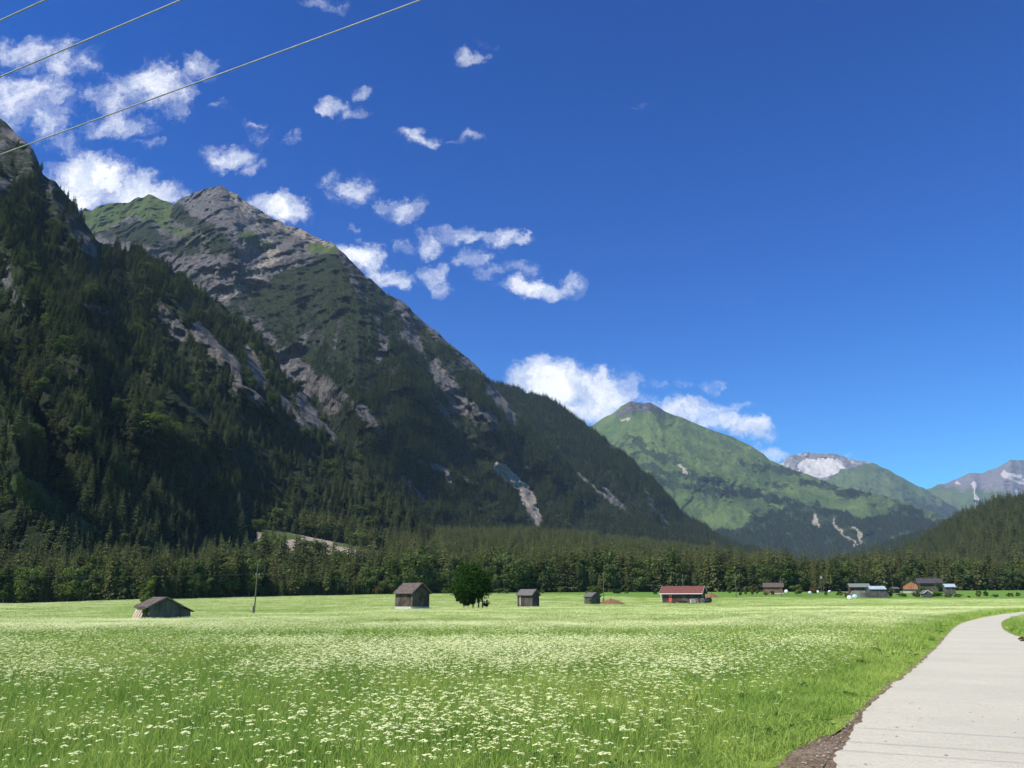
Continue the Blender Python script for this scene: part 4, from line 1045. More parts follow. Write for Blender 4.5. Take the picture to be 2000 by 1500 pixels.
# ------------------------------------------------------------------ road
def road_strip(name, L, R, off, mat, label, nsub=1600, ncross=14, extra=0.0, jitter=0.0):
    def res(pts, n):
        a = np.array(pts, float)
        # Chaikin smoothing
        for _ in range(2):
            q = a[:-1] * .75 + a[1:] * .25; w = a[:-1] * .25 + a[1:] * .75
            b = np.empty((len(q) * 2, 2)); b[0::2] = q; b[1::2] = w; a = np.concatenate([a[:1], b, a[-1:]])
        s = np.concatenate([[0], np.cumsum(np.hypot(*np.diff(a, axis=0).T))]); t = np.linspace(0, s[-1], n)
        return np.stack([np.interp(t, s, a[:, 0]), np.interp(t, s, a[:, 1])], 1)
    l, r = res(L, nsub), res(R, nsub); t = np.linspace(0, 1, ncross)[None, :, None]
    if extra or jitter:
        dv = r - l; dv /= np.linalg.norm(dv, axis=1)[:, None] + 1e-9
        j1 = extra + jitter * (fbm(l[:, 0] * 1.7, l[:, 1] * 1.7, 5, 5, .6) - .3)[:, None]; j2 = extra + jitter * (fbm(r[:, 0] * 1.7, r[:, 1] * 1.7, 5, 6, .6) - .3)[:, None]
        l = l - dv * j1; r = r + dv * j2
    Pm = l[:, None] * (1 - t) + r[:, None] * t; X, Y = Pm[..., 0], Pm[..., 1]; Z = G(X, Y) + off
    o = link(name, np_mesh(name, np.stack([X.ravel(), Y.ravel(), Z.ravel()], 1), grid_faces(*X.shape), True), None, mat); tag(o, label, kind='structure'); return o
def road_mat():
    m, b, out = new_mat('worn_asphalt'); p = pos(b)
    n1 = b.noise(p, .35, 5, .6); n2 = b.noise(p, 28, 4, .75); n3 = b.noise(p, 2.2, 6, .7)
    c = b.mix(b.ramp(n1, .3, .7), (.51, .48, .37), (.59, .55, .42)); c = b.mix(b.math('MULTIPLY', b.ramp(n2, .35, .8), .45), c, (.27, .26, .25)); c = b.mix(b.math('MULTIPLY', b.ramp(n3, .5, .75), .3), c, (.68, .62, .48))
    vo = b.add('ShaderNodeTexVoronoi'); vo.inputs['Scale'].default_value = 90; b.put(vo.inputs['Vector'], p)
    c = b.mix(b.math('MULTIPLY', b.math('LESS_THAN', vo.outputs[0], .12), .5), c, (.16, .15, .14))
    vc = b.add('ShaderNodeTexVoronoi', feature='DISTANCE_TO_EDGE'); vc.inputs['Scale'].default_value = .55
    wv_ = b.add('ShaderNodeVectorMath', operation='SCALE'); b.put(wv_.inputs[0], b.noise(p, 1.6, 5, .7, color=True)); wv_.inputs['Scale'].default_value = 1.4
    b.put(vc.inputs['Vector'], b.vmath('ADD', p, wv_.outputs[0]))
    crk = b.math('MULTIPLY', b.math('LESS_THAN', vc.outputs[0], .006), b.ramp(n1, .45, .6))
    c = b.mix(b.math('MULTIPLY', crk, .35), c, (.25, .22, .18))
    st = b.ramp(b.noise(b.vmath('ADD', p, (3.2, 1.4, 0)), .9, 6, .8), .66, .74)
    c = b.mix(b.math('MULTIPLY', st, .45), c, (.2, .18, .165))
    principled(b, out, c, .92, b.math('ADD', n2, b.math('MULTIPLY', n3, .5)), .012, 1, .2); return m
def dirt_mat():
    m, b, out = new_mat('verge_dirt'); p = pos(b); n = b.noise(p, 1.5, 6, .7); n2 = b.noise(p, 22, 5, .75)
    c = b.mix(b.ramp(n, .3, .7), (.25, .17, .105), (.46, .36, .25)); c = b.mix(b.math('MULTIPLY', b.ramp(n2, .42, .62), .8), c, (.09, .065, .045))
    principled(b, out, c, .98, n2, .06, 1, .1); return m
M['road'] = road_mat(); M['dirt'] = dirt_mat()
road_strip('road_shoulder', RL, RR, .006, M['dirt'], 'narrow strip of bare earth beside the asphalt road', extra=.0, jitter=.20)
road_strip('road', RL, RR, .016, M['road'], 'narrow pale worn asphalt road curving right', extra=-.10, jitter=.22, ncross=24)
def flat_patch(name, pts, off, mat, label, n=70):
    a = np.array(pts); c = a.mean(0); vs = [(c[0], c[1], float(G(*c)) + off)]; m = len(a) * 6
    for i in range(m):
        k = i / 6; j = int(k); p = a[j] * (1 - (k - j)) + a[(j + 1) % len(a)] * (k - j); p = c + (p - c) * (1 + .10 * (random.random() - .5))
        vs.append((p[0], p[1], float(G(*p)) + off))
    me = bpy.data.meshes.new(name); me.from_pydata(vs, [], [(0, 1 + i, 1 + (i + 1) % m) for i in range(m)]); me.update()
    o = link(name, me, None, mat); tag(o, label, kind='structure'); return o
flat_patch('dirt_patch', DIRT, .010, M['dirt'], 'brown bare earth at the near left road edge')
flat_patch('side_track', SIDE_DIRT, .011, M['dirt'], 'pale dirt track joining the road from the right')
peb = []
for i in range(260):
    a = random.choice([0, 1]); k = random.randrange(3, 9); t = random.random()
    x, y = (RL[k][0] * (1 - t) + RL[k + 1][0] * t - abs(random.gauss(0, .18)) + .05, RL[k][1] * (1 - t) + RL[k + 1][1] * t) if a else (random.uniform(3, 9), random.uniform(7.5, 16))
    if not a and not inpoly(np.array([x]), np.array([y]), ROADP)[0]: continue
    peb.append((x, y, float(G(x, y)) + .02, random.uniform(.006, .022)))
mb = MB()
for x, y, z, s_ in peb:
    vs = [(x + math.cos(a) * s_ * random.uniform(.7, 1.2), y + math.sin(a) * s_ * random.uniform(.7, 1.2), z) for a in [0, 1.05, 2.1, 3.14, 4.2, 5.2]]
    mb.add(vs + [(x, y, z + s_ * .7)], [(i, (i + 1) % 6, 6) for i in range(6)])
tag(mb.build('gravel', plain_mat('pebbles', (.22, .19, .15), (.42, .37, .3), 9)), 'loose pebbles on the road and its edge', 'gravel', kind='stuff')

# ------------------------------------------------------------------ buildings
def building(kind, label, cat, px, py, L, D, eave, ridge_h, phi, wallm, roofm, d=None, boards=.22, over=.45, sag=0.0, roof_t=.13, ends=.35, gdrop=0.0, parts=None):
    d = d or dep_for(px, py); X, Y, Z = gpt(px, d); ph = math.radians(phi)
    t = empty(kind, (X, Y, Z + .03), ph); tag(t, label, cat); BLD.append((X, Y, max(L, D)))
    h = D / 2; mb = MB()
    mb.prism([(-h, -1.1), (h, -1.1), (h, eave), (0, ridge_h), (-h, eave)], -L / 2, L / 2)
    rr = random.Random(hash(label) % 999)
    n = max(4, int(L / boards)); w = L / n
    for i in range(n):
        for sg in (-1, 1):
            o = rr.uniform(.012, .035); mb.box((-L / 2 + (i + .5) * w, sg * (h + o / 2 + .001), eave / 2 - .4), (w * rr.uniform(.86, .96), o, eave + .8 - rr.uniform(0, .06)))
    n = max(4, int(D / boards)); w = D / n
    for i in range(n):
        y = -h + (i + .5) * w; top = eave + (ridge_h - eave) * (1 - (abs(y) + w / 2) / h); top = max(top, eave * .98)
        for sg in (-1, 1):
            o = rr.uniform(.012, .035); mb.box((sg * (L / 2 + o / 2 + .001), y, (top - .8) / 2), (o, w * rr.uniform(.86, .96), top + .8 - .03))
    mb.build('wall', wallm, t)
    sl = (ridge_h - eave) / h; rb = MB(); e = over
    xs = np.linspace(-L / 2 - ends, L / 2 + ends, 9)
    for sg in (-1, 1):
        for a, b in zip(xs[:-1], xs[1:]):
            za = sag * (1 - (2 * a / L) ** 2); zb = sag * (1 - (2 * b / L) ** 2)
            pr = [(0, ridge_h + .03), (sg * (h + e), ridge_h + .03 - sl * (h + e)), (sg * (h + e), ridge_h + .03 - sl * (h + e) + roof_t), (0, ridge_h + .03 + roof_t)]
            if sg < 0: pr = pr[::-1]
            vs = [(a, p[0], p[1] - za) for p in pr] + [(b, p[0], p[1] - zb) for p in pr]
            fs = [(i, (i + 1) % 4, 4 + (i + 1) % 4, 4 + i) for i in range(4)]
            if a == xs[0]: fs.append((3, 2, 1, 0))
            if b == xs[-1]: fs.append((4, 5, 6, 7))
            rb.add(vs, fs)
    # shingle courses, slightly raised strips
    ln = math.hypot(h + e, sl * (h + e)); nc = max(5, int(ln / .45)); an = math.atan(sl)
    for sg in (-1, 1):
        for k in range(nc):
            q = (k + .5) / nc * (h + e); z = ridge_h + .03 + roof_t - sl * q + .012
            Mx = Matrix.Translation((0, sg * q, z)) @ Matrix.Rotation(-sg * an + .035 * sg, 4, 'X')
            rb.box((0, 0, 0), (L + 2 * ends - .04, ln / nc * 1.02, .028), Mx)
    rf = rb.build('roof', roofm, t)
    t['_dims'] = 0; del t['_dims']
    # verge boards on the gables
    vb = MB()
    for sx_ in (-1, 1):
        for sg in (-1, 1):
            ln2 = math.hypot(h + e, sl * (h + e)); mid = (h + e) / 2
            Mx = Matrix.Translation((sx_ * (L / 2 + ends + .02), sg * mid, ridge_h + .06 - sl * mid + roof_t / 2)) @ Matrix.Rotation(-sg * an, 4, 'X')
            vb.box((0, 0, 0), (.035, ln2, roof_t + .1), Mx)
    t_ = vb.build('verge_board', (parts or {}).get('verge', M['shingle_grey']), t)
    return t, rf
def slab(t, name, c, dim, mat, rot=None, par=None):
    mb = MB(); Mx = None
    if rot is not None: Mx = Matrix.Translation(c) @ rot; mb.box((0, 0, 0), dim, Mx)
    else: mb.box(c, dim)
    return mb.build(name, mat, par or t)
RX = lambda a: Matrix.Rotation(math.radians(a), 4, 'X'); RY = lambda a: Matrix.Rotation(math.radians(a), 4, 'Y'); RZ = lambda a: Matrix.Rotation(math.radians(a), 4, 'Z')

# sagging hut with lean-to, left
t, rf = building('hay_hut', 'low sagging old hay hut with pale boards leaning on its lit side', 'hay hut', 309, 1207, 3.2, 4.4, 1.5, 2.6, -40, M['grey_wood'], M['shingle'], d=120, sag=.10, over=.45)
mb = MB(); mb.prism([(2.3, -.9), (4.0, -.9), (3.85, .75), (2.3, 1.45)], -1.6, 1.62); mb.build('lean_to', M['grey_wood'], t)
mb = MB(); mb.prism([(2.75, 1.38), (4.25, .72), (4.25, .82), (2.75, 1.50)], -1.9, 1.95); mb.build('lean_to_roof', M['shingle'], t)
mb = MB(); mb.box((1.68, 2.35, .55), (.05, .32, 1.7)); mb.build('gap_shade_strip', M['black_film'], t)  # solid black strip painting the shade of a gap beside the lean-to
for i in range(4):
    slab(t, 'leaning_board', (-1.4 + i * .66, -2.68, .55), (.52, .05, 1.75), M['pale_board'], RX(-20) @ RY(6))
cv, cf = leafy_crown(900, W=.24, z0=.0, clumps=10, leaves=60, ls=.05)
o = link('vine', np_mesh('vine', cv * 1.6 + np.array((1.25, -2.75, .05)), cf), t, M['vine'])
# tall brown hut
t, rf = building('hay_hut', 'tall brown hay hut standing between the nearest power pole and the round maple', 'hay hut', 805, 1187.3, 5.0, 5.0, 3.15, 4.9, -37, M['shed_wood'], M['shingle'], over=.55, ends=.3)
slab(t, 'corner_post', (2.32, -2.56, 1.2), (.28, .06, 2.6), M['grey_wood'])
mb = MB(); mb.box((0, 0, .0), (5.14, 5.14, .5)); mb.build('plinth', M['stone'], t)
# narrow grey hut
t, rf = building('hay_hut', 'narrow grey hay hut between the round maple and the tiny overgrown shed', 'hay hut', 1032, 1183.5, 4.3, 3.3, 2.7, 3.85, -33, M['dark_wood'], M['shingle_grey'], over=.4, ends=.25)
slab(t, 'pale_plank', (-1.35, -1.72, 1.25), (.32, .05, 2.3), M['pale_board'])
# tiny overgrown shed
t, rf = building('hay_shed', 'tiny grey shed half overgrown by bushes beside a brown earth heap', 'shed', 1157, 1179, 2.7, 3.8, 1.9, 2.9, -42, M['grey_wood'], M['shingle_grey'], over=.3, ends=.2)
# red roofed barn
t, rf = building('barn', 'low brown barn with brick red roof, pale trim and red door', 'barn', 1336, 1176, 11.6, 7.6, 2.75, 4.55, -23, M['red_wood'], M['shingle_red'], over=.75, ends=.75, boards=.3, parts={'verge': M['white_paint']})
dn = slab(t, 'door', (-3.3, -3.86, .95), (.95, .08, 1.9), M['red_door']); slab(t, 'door_frame', (-3.3, -3.85, 1.98), (1.15, .1, .1), M['white_paint'], par=dn); slab(t, 'handle', (-2.95, -3.92, .95), (.1, .05, .04), M['pole_metal'], par=dn)
slab(t, 'eaves_board', (0, -4.60, 2.42), (13.1, .05, .22), M['white_paint'])
wn = slab(t, 'window', (5.86, -.4, 2.0), (.06, 1.2, 1.5), M['window']); slab(t, 'frame', (5.9, -.4, 2.8), (.05, 1.4, .1), M['grey_wood'], par=wn)
slab(t, 'porch_post', (-6.4, -3.0, 1.2), (.14, .14, 2.4), M['white_paint']); slab(t, 'porch_post', (-6.4, -1.0, 1.2), (.14, .14, 2.4), M['white_paint'])
# brown hut far
t, rf = building('field_hut', 'reddish brown hut with a thin power pole in front of it', 'hut', 1511, 1160.5, 8.2, 4.6, 3.3, 4.9, -14, wood_mat('rust_wood', (.16, .075, .04), (.30, .15, .08), 4), M['shingle'], over=.5, ends=.5, boards=.4)
slab(t, 'plinth', (1.2, -2.42, .25), (5.8, .2, .5), M['stone'])
# green roofed shed with planks
t, rf = building('open_shed', 'open shed with dull green roof behind stacked pale planks', 'shed', 1678, 1158.5, 9.2, 4.5, 3.4, 4.7, -8, M['shed_wood'], M['roof_green'], d=432, over=.8, ends=.6, boards=.5)
# blue roofed weathered barn with flared right side
t, rf = building('weathered_barn', 'silver grey board barn with pale blue metal roof and flared side, behind two bales', 'barn', 1713, 1167, 6.2, 4.2, 3.3, 4.35, -6, M['grey_wood'], M['roof_blue'], d=346, over=.35, ends=.2, boards=.3)
mb = MB(); mb.prism([(3.14, -.2), (4.8, -.2), (3.9, 1.4), (3.14, 3.0)], -2.0, 2.1, 'y'); mb.build('flared_side', M['grey_wood'], t)
mb = MB(); mb.prism([(-5.0, -.2), (-3.14, -.2), (-3.14, 2.3), (-5.0, 1.9)], -1.9, 1.9, 'y'); mb.build('annex', M['grey_wood'], t)
# row of faded panels
X, Y, Z = gpt(1671, 352); t = empty('panel_wall', (X, Y, Z), math.radians(-4)); tag(t, 'low wall of faded blue grey panels left of the blue roofed barn', 'wall')
for i in range(4): slab(t, 'panel', (-3.0 + i * 1.95, 0, .85), (1.9, .09, 1.8), [M['grey_wood'], M['trailer'], M['trailer'], M['roof_green']][i])
slab(t, 'end_post', (-4.1, 0, .9), (.3, .3, 1.95), M['black_film'])
t, rf = building('small_shed', 'small brown shed with light roof left of the orange barn', 'shed', 1748, 1156, 3.6, 3.2, 2.1, 2.9, 20, M['dark_wood'], M['shingle_grey'], d=446, over=.3, ends=.2, boards=.4)
t, rf = building('barn', 'big orange timber barn with rust red roof above a pale base', 'barn', 1781, 1159, 13.5, 7.0, 4.6, 6.7, 62, M['orange_wood'], M['roof_rust'], d=452, over=.9, ends=.8, boards=.5, parts={'verge': M['dark_wood']})
slab(t, 'plinth', (0, 0, .5), (13.62, 7.12, 1.2), M['stone']); slab(t, 'balcony', (-7.1, 0, 1.75), (.7, 7.4, .22), M['orange_wood'])
t, rf = building('barn', 'tan walled barn with dark slate roof right behind the orange barn', 'barn', 1815, 1158, 12.5, 7, 4.9, 7.1, -6, M['tan_wood'], M['roof_dark'], d=482, over=.8, ends=.5, boards=.5)
t, rf = building('small_hut', 'tiny grey gabled hut with white verge boards among bushes', 'hut', 1810, 1166.5, 3.2, 3.1, 1.65, 2.75, 84, M['grey_wood'], M['shingle_grey'], d=346, over=.35, ends=.25, boards=.3, parts={'verge': M['white_paint']})
t, rf = building('field_hut', 'tall narrow grey hut with pale blue metal roof, rightmost of all huts', 'hut', 1855, 1160, 4.6, 4.0, 3.5, 4.7, -10, M['grey_wood'], M['roof_blue'], d=424, over=.5, ends=.35, boards=.35)

# planks stack, crates, wheels, mounds, bales
X, Y, Z = gpt(1677, 424); t = empty('plank_stack', (X, Y, Z), 0); tag(t, 'stack of pale fresh planks in front of the green roofed shed', 'planks')
for i in range(5): slab(t, 'plank_layer', (random.uniform(-.2, .2), 0, .2 + i * .3), (7.4 - i * .35, 1.6, .2), M['pale_board'])
X, Y, Z = gpt(1347, dep_for(1347, 1177)); t = empty('crate', (X, Y - 4.3, Z), .2); tag(t, 'pale wooden crate in front of the red roofed barn', 'crate')
for i in range(5): slab(t, 'slat', (-.6 + i * .3, -.5, .55), (.24, .05, 1.1), M['stone'])
slab(t, 'crate_body', (0, 0, .5), (1.3, .9, .98), M['stone'])
X, Y, Z = gpt(1361, dep_for(1361, 1177)); t = empty('farm_cart', (X, Y - 3.6, Z), -.3); tag(t, 'dark farm cart with spoked wheels at the corner of the red roofed barn', 'cart')
for sx_ in (-.9, .9):
    w = MB()
    for k in range(16):
        a0, a1 = 6.283 * k / 16, 6.283 * (k + 1) / 16
        w.tube([(sx_, math.cos(a0) * 0, 0)] and [(sx_ + math.cos(a0) * .55, -.5, .6 + math.sin(a0) * .55), (sx_ + math.cos(a1) * .55, -.5, .6 + math.sin(a1) * .55)], .05, 5)
    for k in range(6): a0 = 6.283 * k / 6; w.tube([(sx_, -.5, .6), (sx_ + math.cos(a0) * .55, -.5, .6 + math.sin(a0) * .55)], .03, 4)
    w.build('wheel', M['pole_metal'], t)
slab(t, 'cart_body', (0, 0, 1.05), (2.6, 1.0, .5), M['dark_wood']); slab(t, 'drawbar', (1.9, 0, .7), (1.6, .1, .1), M['dark_wood'])


def round_bale(px, py, label, mat, r=.68, w=1.2, d=None, group=None, az=None):
    d = d or dep_for(px, py); X, Y, Z = gpt(px, d); t = MB(); n = 28; prof = [(-w / 2, r * .82), (-w / 2 + .06, r * .95), (-w / 2 + .16, r), (w / 2 - .16, r), (w / 2 - .06, r * .95), (w / 2, r * .82)]
    vs = []; fs = []
    for x, q in prof:
        for k in range(n):
            a = 6.283 * k / n; qq = q * (1 + .015 * math.sin(5 * a + x * 9)) ; vs.append((x, math.cos(a) * qq, r + math.sin(a) * qq * .97))
    for i in range(len(prof) - 1):
        for k in range(n): fs.append((i * n + k, i * n + (k + 1) % n, (i + 1) * n + (k + 1) % n, (i + 1) * n + k))
    fs.append(tuple(range(n - 1, -1, -1))); fs.append(tuple(range((len(prof) - 1) * n, len(prof) * n)))
    t.add(vs, fs); o = t.build('round_bale', mat, None, True); o.location = (X, Y, Z - .03); o.rotation_euler = (0, 0, az if az is not None else random.uniform(.9, 2.2)); tag(o, label, 'bale', group); return o
g_ = 'white film wrapped round bales'
round_bale(1659.5, 1171, 'left one of the two white bales in front of the panel wall', M['bale'], .78, d=300, group=g_)
round_bale(1670, 1168.6, 'right one of the two white bales in front of the panel wall', M['bale'], .78, d=322, group=g_)
round_bale(1536, 1156, 'white bale right beside the reddish brown hut', M['bale'], .85, d=425, group=g_)
round_bale(1582, 1157, 'white bale at the left foot of the reddish bush', M['bale'], d=405, group=g_)
round_bale(1597.5, 1155, 'white bale at the right of the reddish bush', M['bale'], d=430, group=g_)
round_bale(1620.5, 1153, 'farthest small white bale close to the wood edge', M['bale'], .6, d=448, group=g_)
for i, (px, dd, lab) in enumerate([(1376, 2, 'black wrapped bale touching the gable of the red roofed barn'), (1381, 0, 'middle black wrapped bale beside the red roofed barn'), (1385, 1.5, 'black wrapped bale farthest from the red roofed barn')]):
    round_bale(px, 1177, lab, M['black_film'], .75, d=256 + dd, group='black wrapped bales beside the barn')


def mound(px, py, w, h, dp, label, seed):
    d = dep_for(px, py); X, Y, Z = gpt(px, d); u = np.linspace(-1, 1, 30); U, V = np.meshgrid(u, u); q = np.sqrt(U ** 2 + V ** 2)
    H = h * np.clip(1 - q ** 1.3, -.15, 1) * (.6 + .8 * fbm(U * 3 + seed, V * 3, 4, seed))
    o = link('earth_mound', np_mesh('earth_mound', np.stack([(U * w / 2).ravel(), (V * dp / 2).ravel(), H.ravel()], 1), grid_faces(30, 30), True), None, M['earth'])
    o.location = (X, Y, Z); tag(o, label, 'earth heap'); return o
mound(1194, 1179, 7.5, 1.3, 3.5, 'brown earth heap right of the tiny overgrown shed', 3)
mound(1389, 1167, 6.0, 1.6, 4, 'brown earth heap behind the right end of the red roofed barn', 5)
mound(1690, 1157, 26, 1.6, 6, 'long low bank of earth behind the panel wall', 8)

# ------------------------------------------------------------------ maple and bushes
d0 = dep_for(922, 1186); X, Y, Z = gpt(921, d0); t = empty('maple_tree', (X, Y, Z)); tag(t, 'big round dark green maple with several trunks standing alone in the meadow', 'maple tree')
sh = lambda q: .72 + .42 * math.sin(min(q * 1.15 + .15, 1) * 2.6)
V1, F1 = leafy_crown(950, W=4.5, z0=.35, z1=9.9, clumps=120, leaves=120, ls=.20, shape=sh)
V2, F2 = leafy_crown(951, W=3.3, z0=.25, z1=4.2, clumps=34, leaves=110, ls=.20); V2[:, 0] -= 1.0
V1, F1 = np.concatenate([V1, V2]), np.concatenate([F1, F2 + len(V1)])
link('crown', np_mesh('crown', V1, F1), t, M['maple'])
for x, y, lx in ((.3, 0, .2), (1.5, .5, 1.0), (2.4, -.2, 1.8)):
    mb = MB(); mb.tube([(x, y, -.9), (x + .05, y, 1.4), (lx, y, 3.2), (lx * .6, y, 6.0)], .2, 8, .06)
    mb.tube([(x, y, 1.6), (x - 1.4, y + .6, 3.4), (x - 2.4, y + .4, 5.2)], .09, 6, .03); mb.build('trunk', M['bark'], t)


def bush(px, py, wpx, hpx, label, mat=None, d=None, kind='bush', cat='bush', i=0):
    d = d or dep_for(px, py); X, Y, Z = gpt(px, d); h = hpx * d / 1674; w = wpx * d / 1674
    cv, cf = BUSH[i % 3]; t = empty(kind, (X, Y, Z - .05), random.uniform(0, 6)); W_ = [.62, .75, .5][i % 3] * 2 * .9
    t.scale = (w / W_, w / W_, h); tag(t, label, cat)
    me = bush_me[i % 3][0]
    if mat is not None: me = me.copy(); me.materials[0] = mat
    link('foliage', me, t); link('stem', bush_me[i % 3][1], t); return t
M['bush_dark'] = leaf_mat('dark_bush_leaves', (0.025, 0.05, 0.015), (0.06, 0.10, 0.03), .2, .4)
M['bush_red'] = leaf_mat('reddish_bush_leaves', (0.10, 0.065, 0.03), (0.17, 0.12, 0.05), .2, .4)
B = [(950, 1186, 14, 18, 'small dark bush under the right side of the round maple', 'bush_dark'), (1157, 1180.5, 17, 13, 'green bush covering the front of the tiny shed', None),
     (1163, 1163, 38, 20, 'wide grey green bush rising behind the tiny shed', None), (1206, 1160, 24, 14, 'low dark bush right of the tiny shed against the wood', 'bush_dark'),
     (1223, 1160, 9, 7, 'very small bush in the grass beside the low dark bush', None), (1280, 1161, 9, 6, 'tiny bush in the meadow left of the red roofed barn', 'bush_dark'),
     (1306, 1158, 16, 20, 'yellowish bush behind the left half of the red roof', None), (1338, 1157, 14, 15, 'green bush at the pole behind the red roof', None),
     (1425, 1161, 9, 18, 'slim shrub left of the pole in the open meadow', None), (1446, 1163, 9, 9, 'small bush right of the pole in the open meadow', 'bush_dark'),
     (1463, 1163, 22, 20, 'broad olive bush left of the reddish brown hut', None), (1477.5, 1162, 9, 19, 'slim reddish topped bush just left of the reddish brown hut', 'bush_red'),
     (1496, 1163, 12, 9, 'low bush at the left front of the reddish brown hut', None), (1509, 1163, 9, 10, 'small round bush in front of the reddish brown hut', 'bush_dark'),
     (1556, 1163, 24, 23, 'round bright green bush between hut and reddish bush', None), (1590, 1160, 20, 17, 'reddish bush between two white bales', 'bush_red'),
     (1614, 1164, 8, 10, 'small bush under the double power pole', None), (1641, 1164, 14, 10, 'small green bush left of the panel wall', None),
     (1738, 1167, 16, 22, 'dark tall bush right of the silver grey barn', 'bush_dark'), (1729, 1158, 12, 22, 'dark bush directly behind the silver grey barn corner', 'bush_dark'),
     (1762, 1166, 22, 8, 'low thin bushes below the orange barn', None), (1792, 1167, 20, 17, 'green bush left of the tiny white edged hut', None), (1803, 1163, 16, 18, 'green bush behind the tiny white edged hut', None),
     (1830, 1167, 26, 12, 'wide bush right of the tiny white edged hut', None), (1838, 1158, 16, 26, 'tall dark green bush between tan barn and narrow grey hut', 'bush_dark'),
     (1853, 1167, 20, 8, 'low bush in front of the narrow grey hut', None), (1872, 1167, 16, 8, 'low bush right of the narrow grey hut', None),
     (1893, 1167, 8, 5, 'tiny bush on the mown field', 'bush_dark'), (1912, 1167, 14, 15, 'leafy bush on the mown field left of the dark one', None), (1926, 1166, 10, 13, 'round dark bush on the mown field', 'bush_dark'),
     (1945, 1166, 18, 7, 'low wide bush on the mown field', None), (1974, 1166, 16, 9, 'ragged bush near the right end of the mown field', None), (1989, 1166, 8, 10, 'pointed bush at the right end of the mown field', 'bush_dark'),
     (1925, 1153, 16, 14, 'pale bush at the wood edge above the mown field', None), (602, 1162, 12, 12, 'yellow green bush at the wood edge below the gravel bank', None), (640, 1162, 20, 13, 'broad yellow green bush at the wood edge below the gravel bank', None),
     (736, 1162, 12, 23, 'upright reddish bush at the wood edge left of the tall brown hut', 'bush_red'), (872, 1161, 24, 14, 'pale bush at the wood edge left of the round maple', None),
     (975, 1160, 20, 12, 'bush at the wood edge right of the round maple', None), (990, 1160, 12, 13, 'small round bush between maple and narrow grey hut', None), (1060, 1160, 10, 10, 'small bush right of the narrow grey hut', None),
     (1095, 1159, 11, 15, 'upright bush at the wood edge between the two grey huts', None), (1316, 1177.3, 12, 4, 'low weeds left of the barn door', 'bush_dark'), (1334, 1178, 20, 5, 'low dark weeds along the barn wall', 'bush_dark')]
for i, (px, py, w, h, lab, mt) in enumerate(B):
    dd = 252 if 'barn wall' in lab or 'barn door' in lab else None
    bush(px, py, w, h, lab, M[mt] if mt else None, dd, i=i)
# slim tree beside the sagging hut
X, Y, Z = gpt(279, 129); t = empty('slim_tree', (X, Y, Z)); tag(t, 'slim leaning green tree behind the sagging hay hut', 'tree')
cv, cf = leafy_crown(960, W=.85, z0=.3, z1=6.6, clumps=34, leaves=90, ls=.12, shape=lambda q: 1.15 - .4 * q); cv[:, 0] += (cv[:, 2] - 1) * .22; link('crown', np_mesh('crown', cv, cf), t, M['vine2'] if 'vine2' in M else M['leaf'])
mb = MB(); mb.tube([(0, 0, -.1), (.15, 0, 2), (.8, 0, 4), (1.1, 0, 6)], .09, 6, .03); mb.build('trunk', M['bark'], t)
# reeds / dark stalks on the grass island at the right
bush(1996, 1232, 10, 13, 'tuft of dark dry stalks on the grass island right of the road', M['bush_red'], 34.5, 'weed_clump', 'weeds', 2)

# ------------------------------------------------------------------ power poles and wires
def power_pole(px, d, h, label, arm=1.3, double=False, az=0.6, armz=None):
    X, Y, Z = gpt(px, d); t = empty('power_pole', (X, Y, Z), az); tag(t, label, 'power pole', 'wooden power poles crossing the valley')
    MB().tube([(0, 0, -.9), (.02, 0, h * .5), (0, 0, h)], .13, 8, .085).build('shaft', M['pole_wood'], t)
    z = armz or h - 1.6
    MB().box((0, .12, z), (arm, .09, .1)).build('crossarm', M['pole_wood'], t)
    for sx_ in (-1, 1): MB().tube([(sx_ * arm * .43, .12, z + .04), (sx_ * arm * .43, .12, z + .26)], .05, 8, .04).build('insulator', M['ceramic'], t)
    MB().tube([(0, 0, h), (0, 0, h + .22)], .05, 8, .04).build('insulator', M['ceramic'], t)
    MB().box((-.2, -.1, .35), (.22, .22, 1.6)).build('stub_post', M['pole_wood'], t)
    if double:
        MB().tube([(1.1, 0, -.3), (1.1, 0, h - .5)], .13, 8, .1).build('second_shaft', M['pole_wood'], t)
        MB().box((.55, 0, h - 1.1), (.9, .6, .9)).build('transformer', M['pole_metal'], t)
    mw = Matrix.Translation((X, Y, Z)) @ Matrix.Rotation(az, 4, 'Z')
    return [mw @ Vector((-arm * .43, .12, z + .26)), mw @ Vector((arm * .43, .12, z + .26)), mw @ Vector((0, 0, h + .22))]
PL = [(496.5, 150, 8.0, 'nearest power pole, between sagging hut and tall brown hut'), (907, 200, 8.0, 'power pole standing in front of the round maple'), (1179.5, 247, 8.1, 'power pole right of the tiny overgrown shed'),
      (1335.5, 292, 8.3, 'power pole rising behind the red roofed barn'), (1438.5, 336, 8.2, 'thin power pole in open meadow right of the red roofed barn'), (1527, 352, 7.6, 'power pole in front of the reddish brown hut'),
      (1605, 440, 8.8, 'double power pole with transformer near the white bales')]
az_ = math.radians(-49 + 90)
tops = [power_pole(px, d, h, lab, double='double' in lab, az=-math.radians(40)) for px, d, h, lab in PL]
PL2 = [(1672, 470, 7.5, 'power pole behind the green roofed shed'), (1730, 478, 9.2, 'power pole behind the silver grey barn'), (1745, 480, 6.5, 'short power pole left of the orange barn'), (1828, 470, 9.3, 'power pole in front of the tan walled barn')]
tops2 = [power_pole(px, d, h, lab, az=0) for px, d, h, lab in PL2]
far_end = [Vector((gpt(2250, 500)[0], 500, gpt(2250, 500)[2] + 8))] * 3
off = gpt(-400, 112); first = power_pole(-400, 112, 8.0, 'power pole outside the left side of the view', az=-math.radians(40))


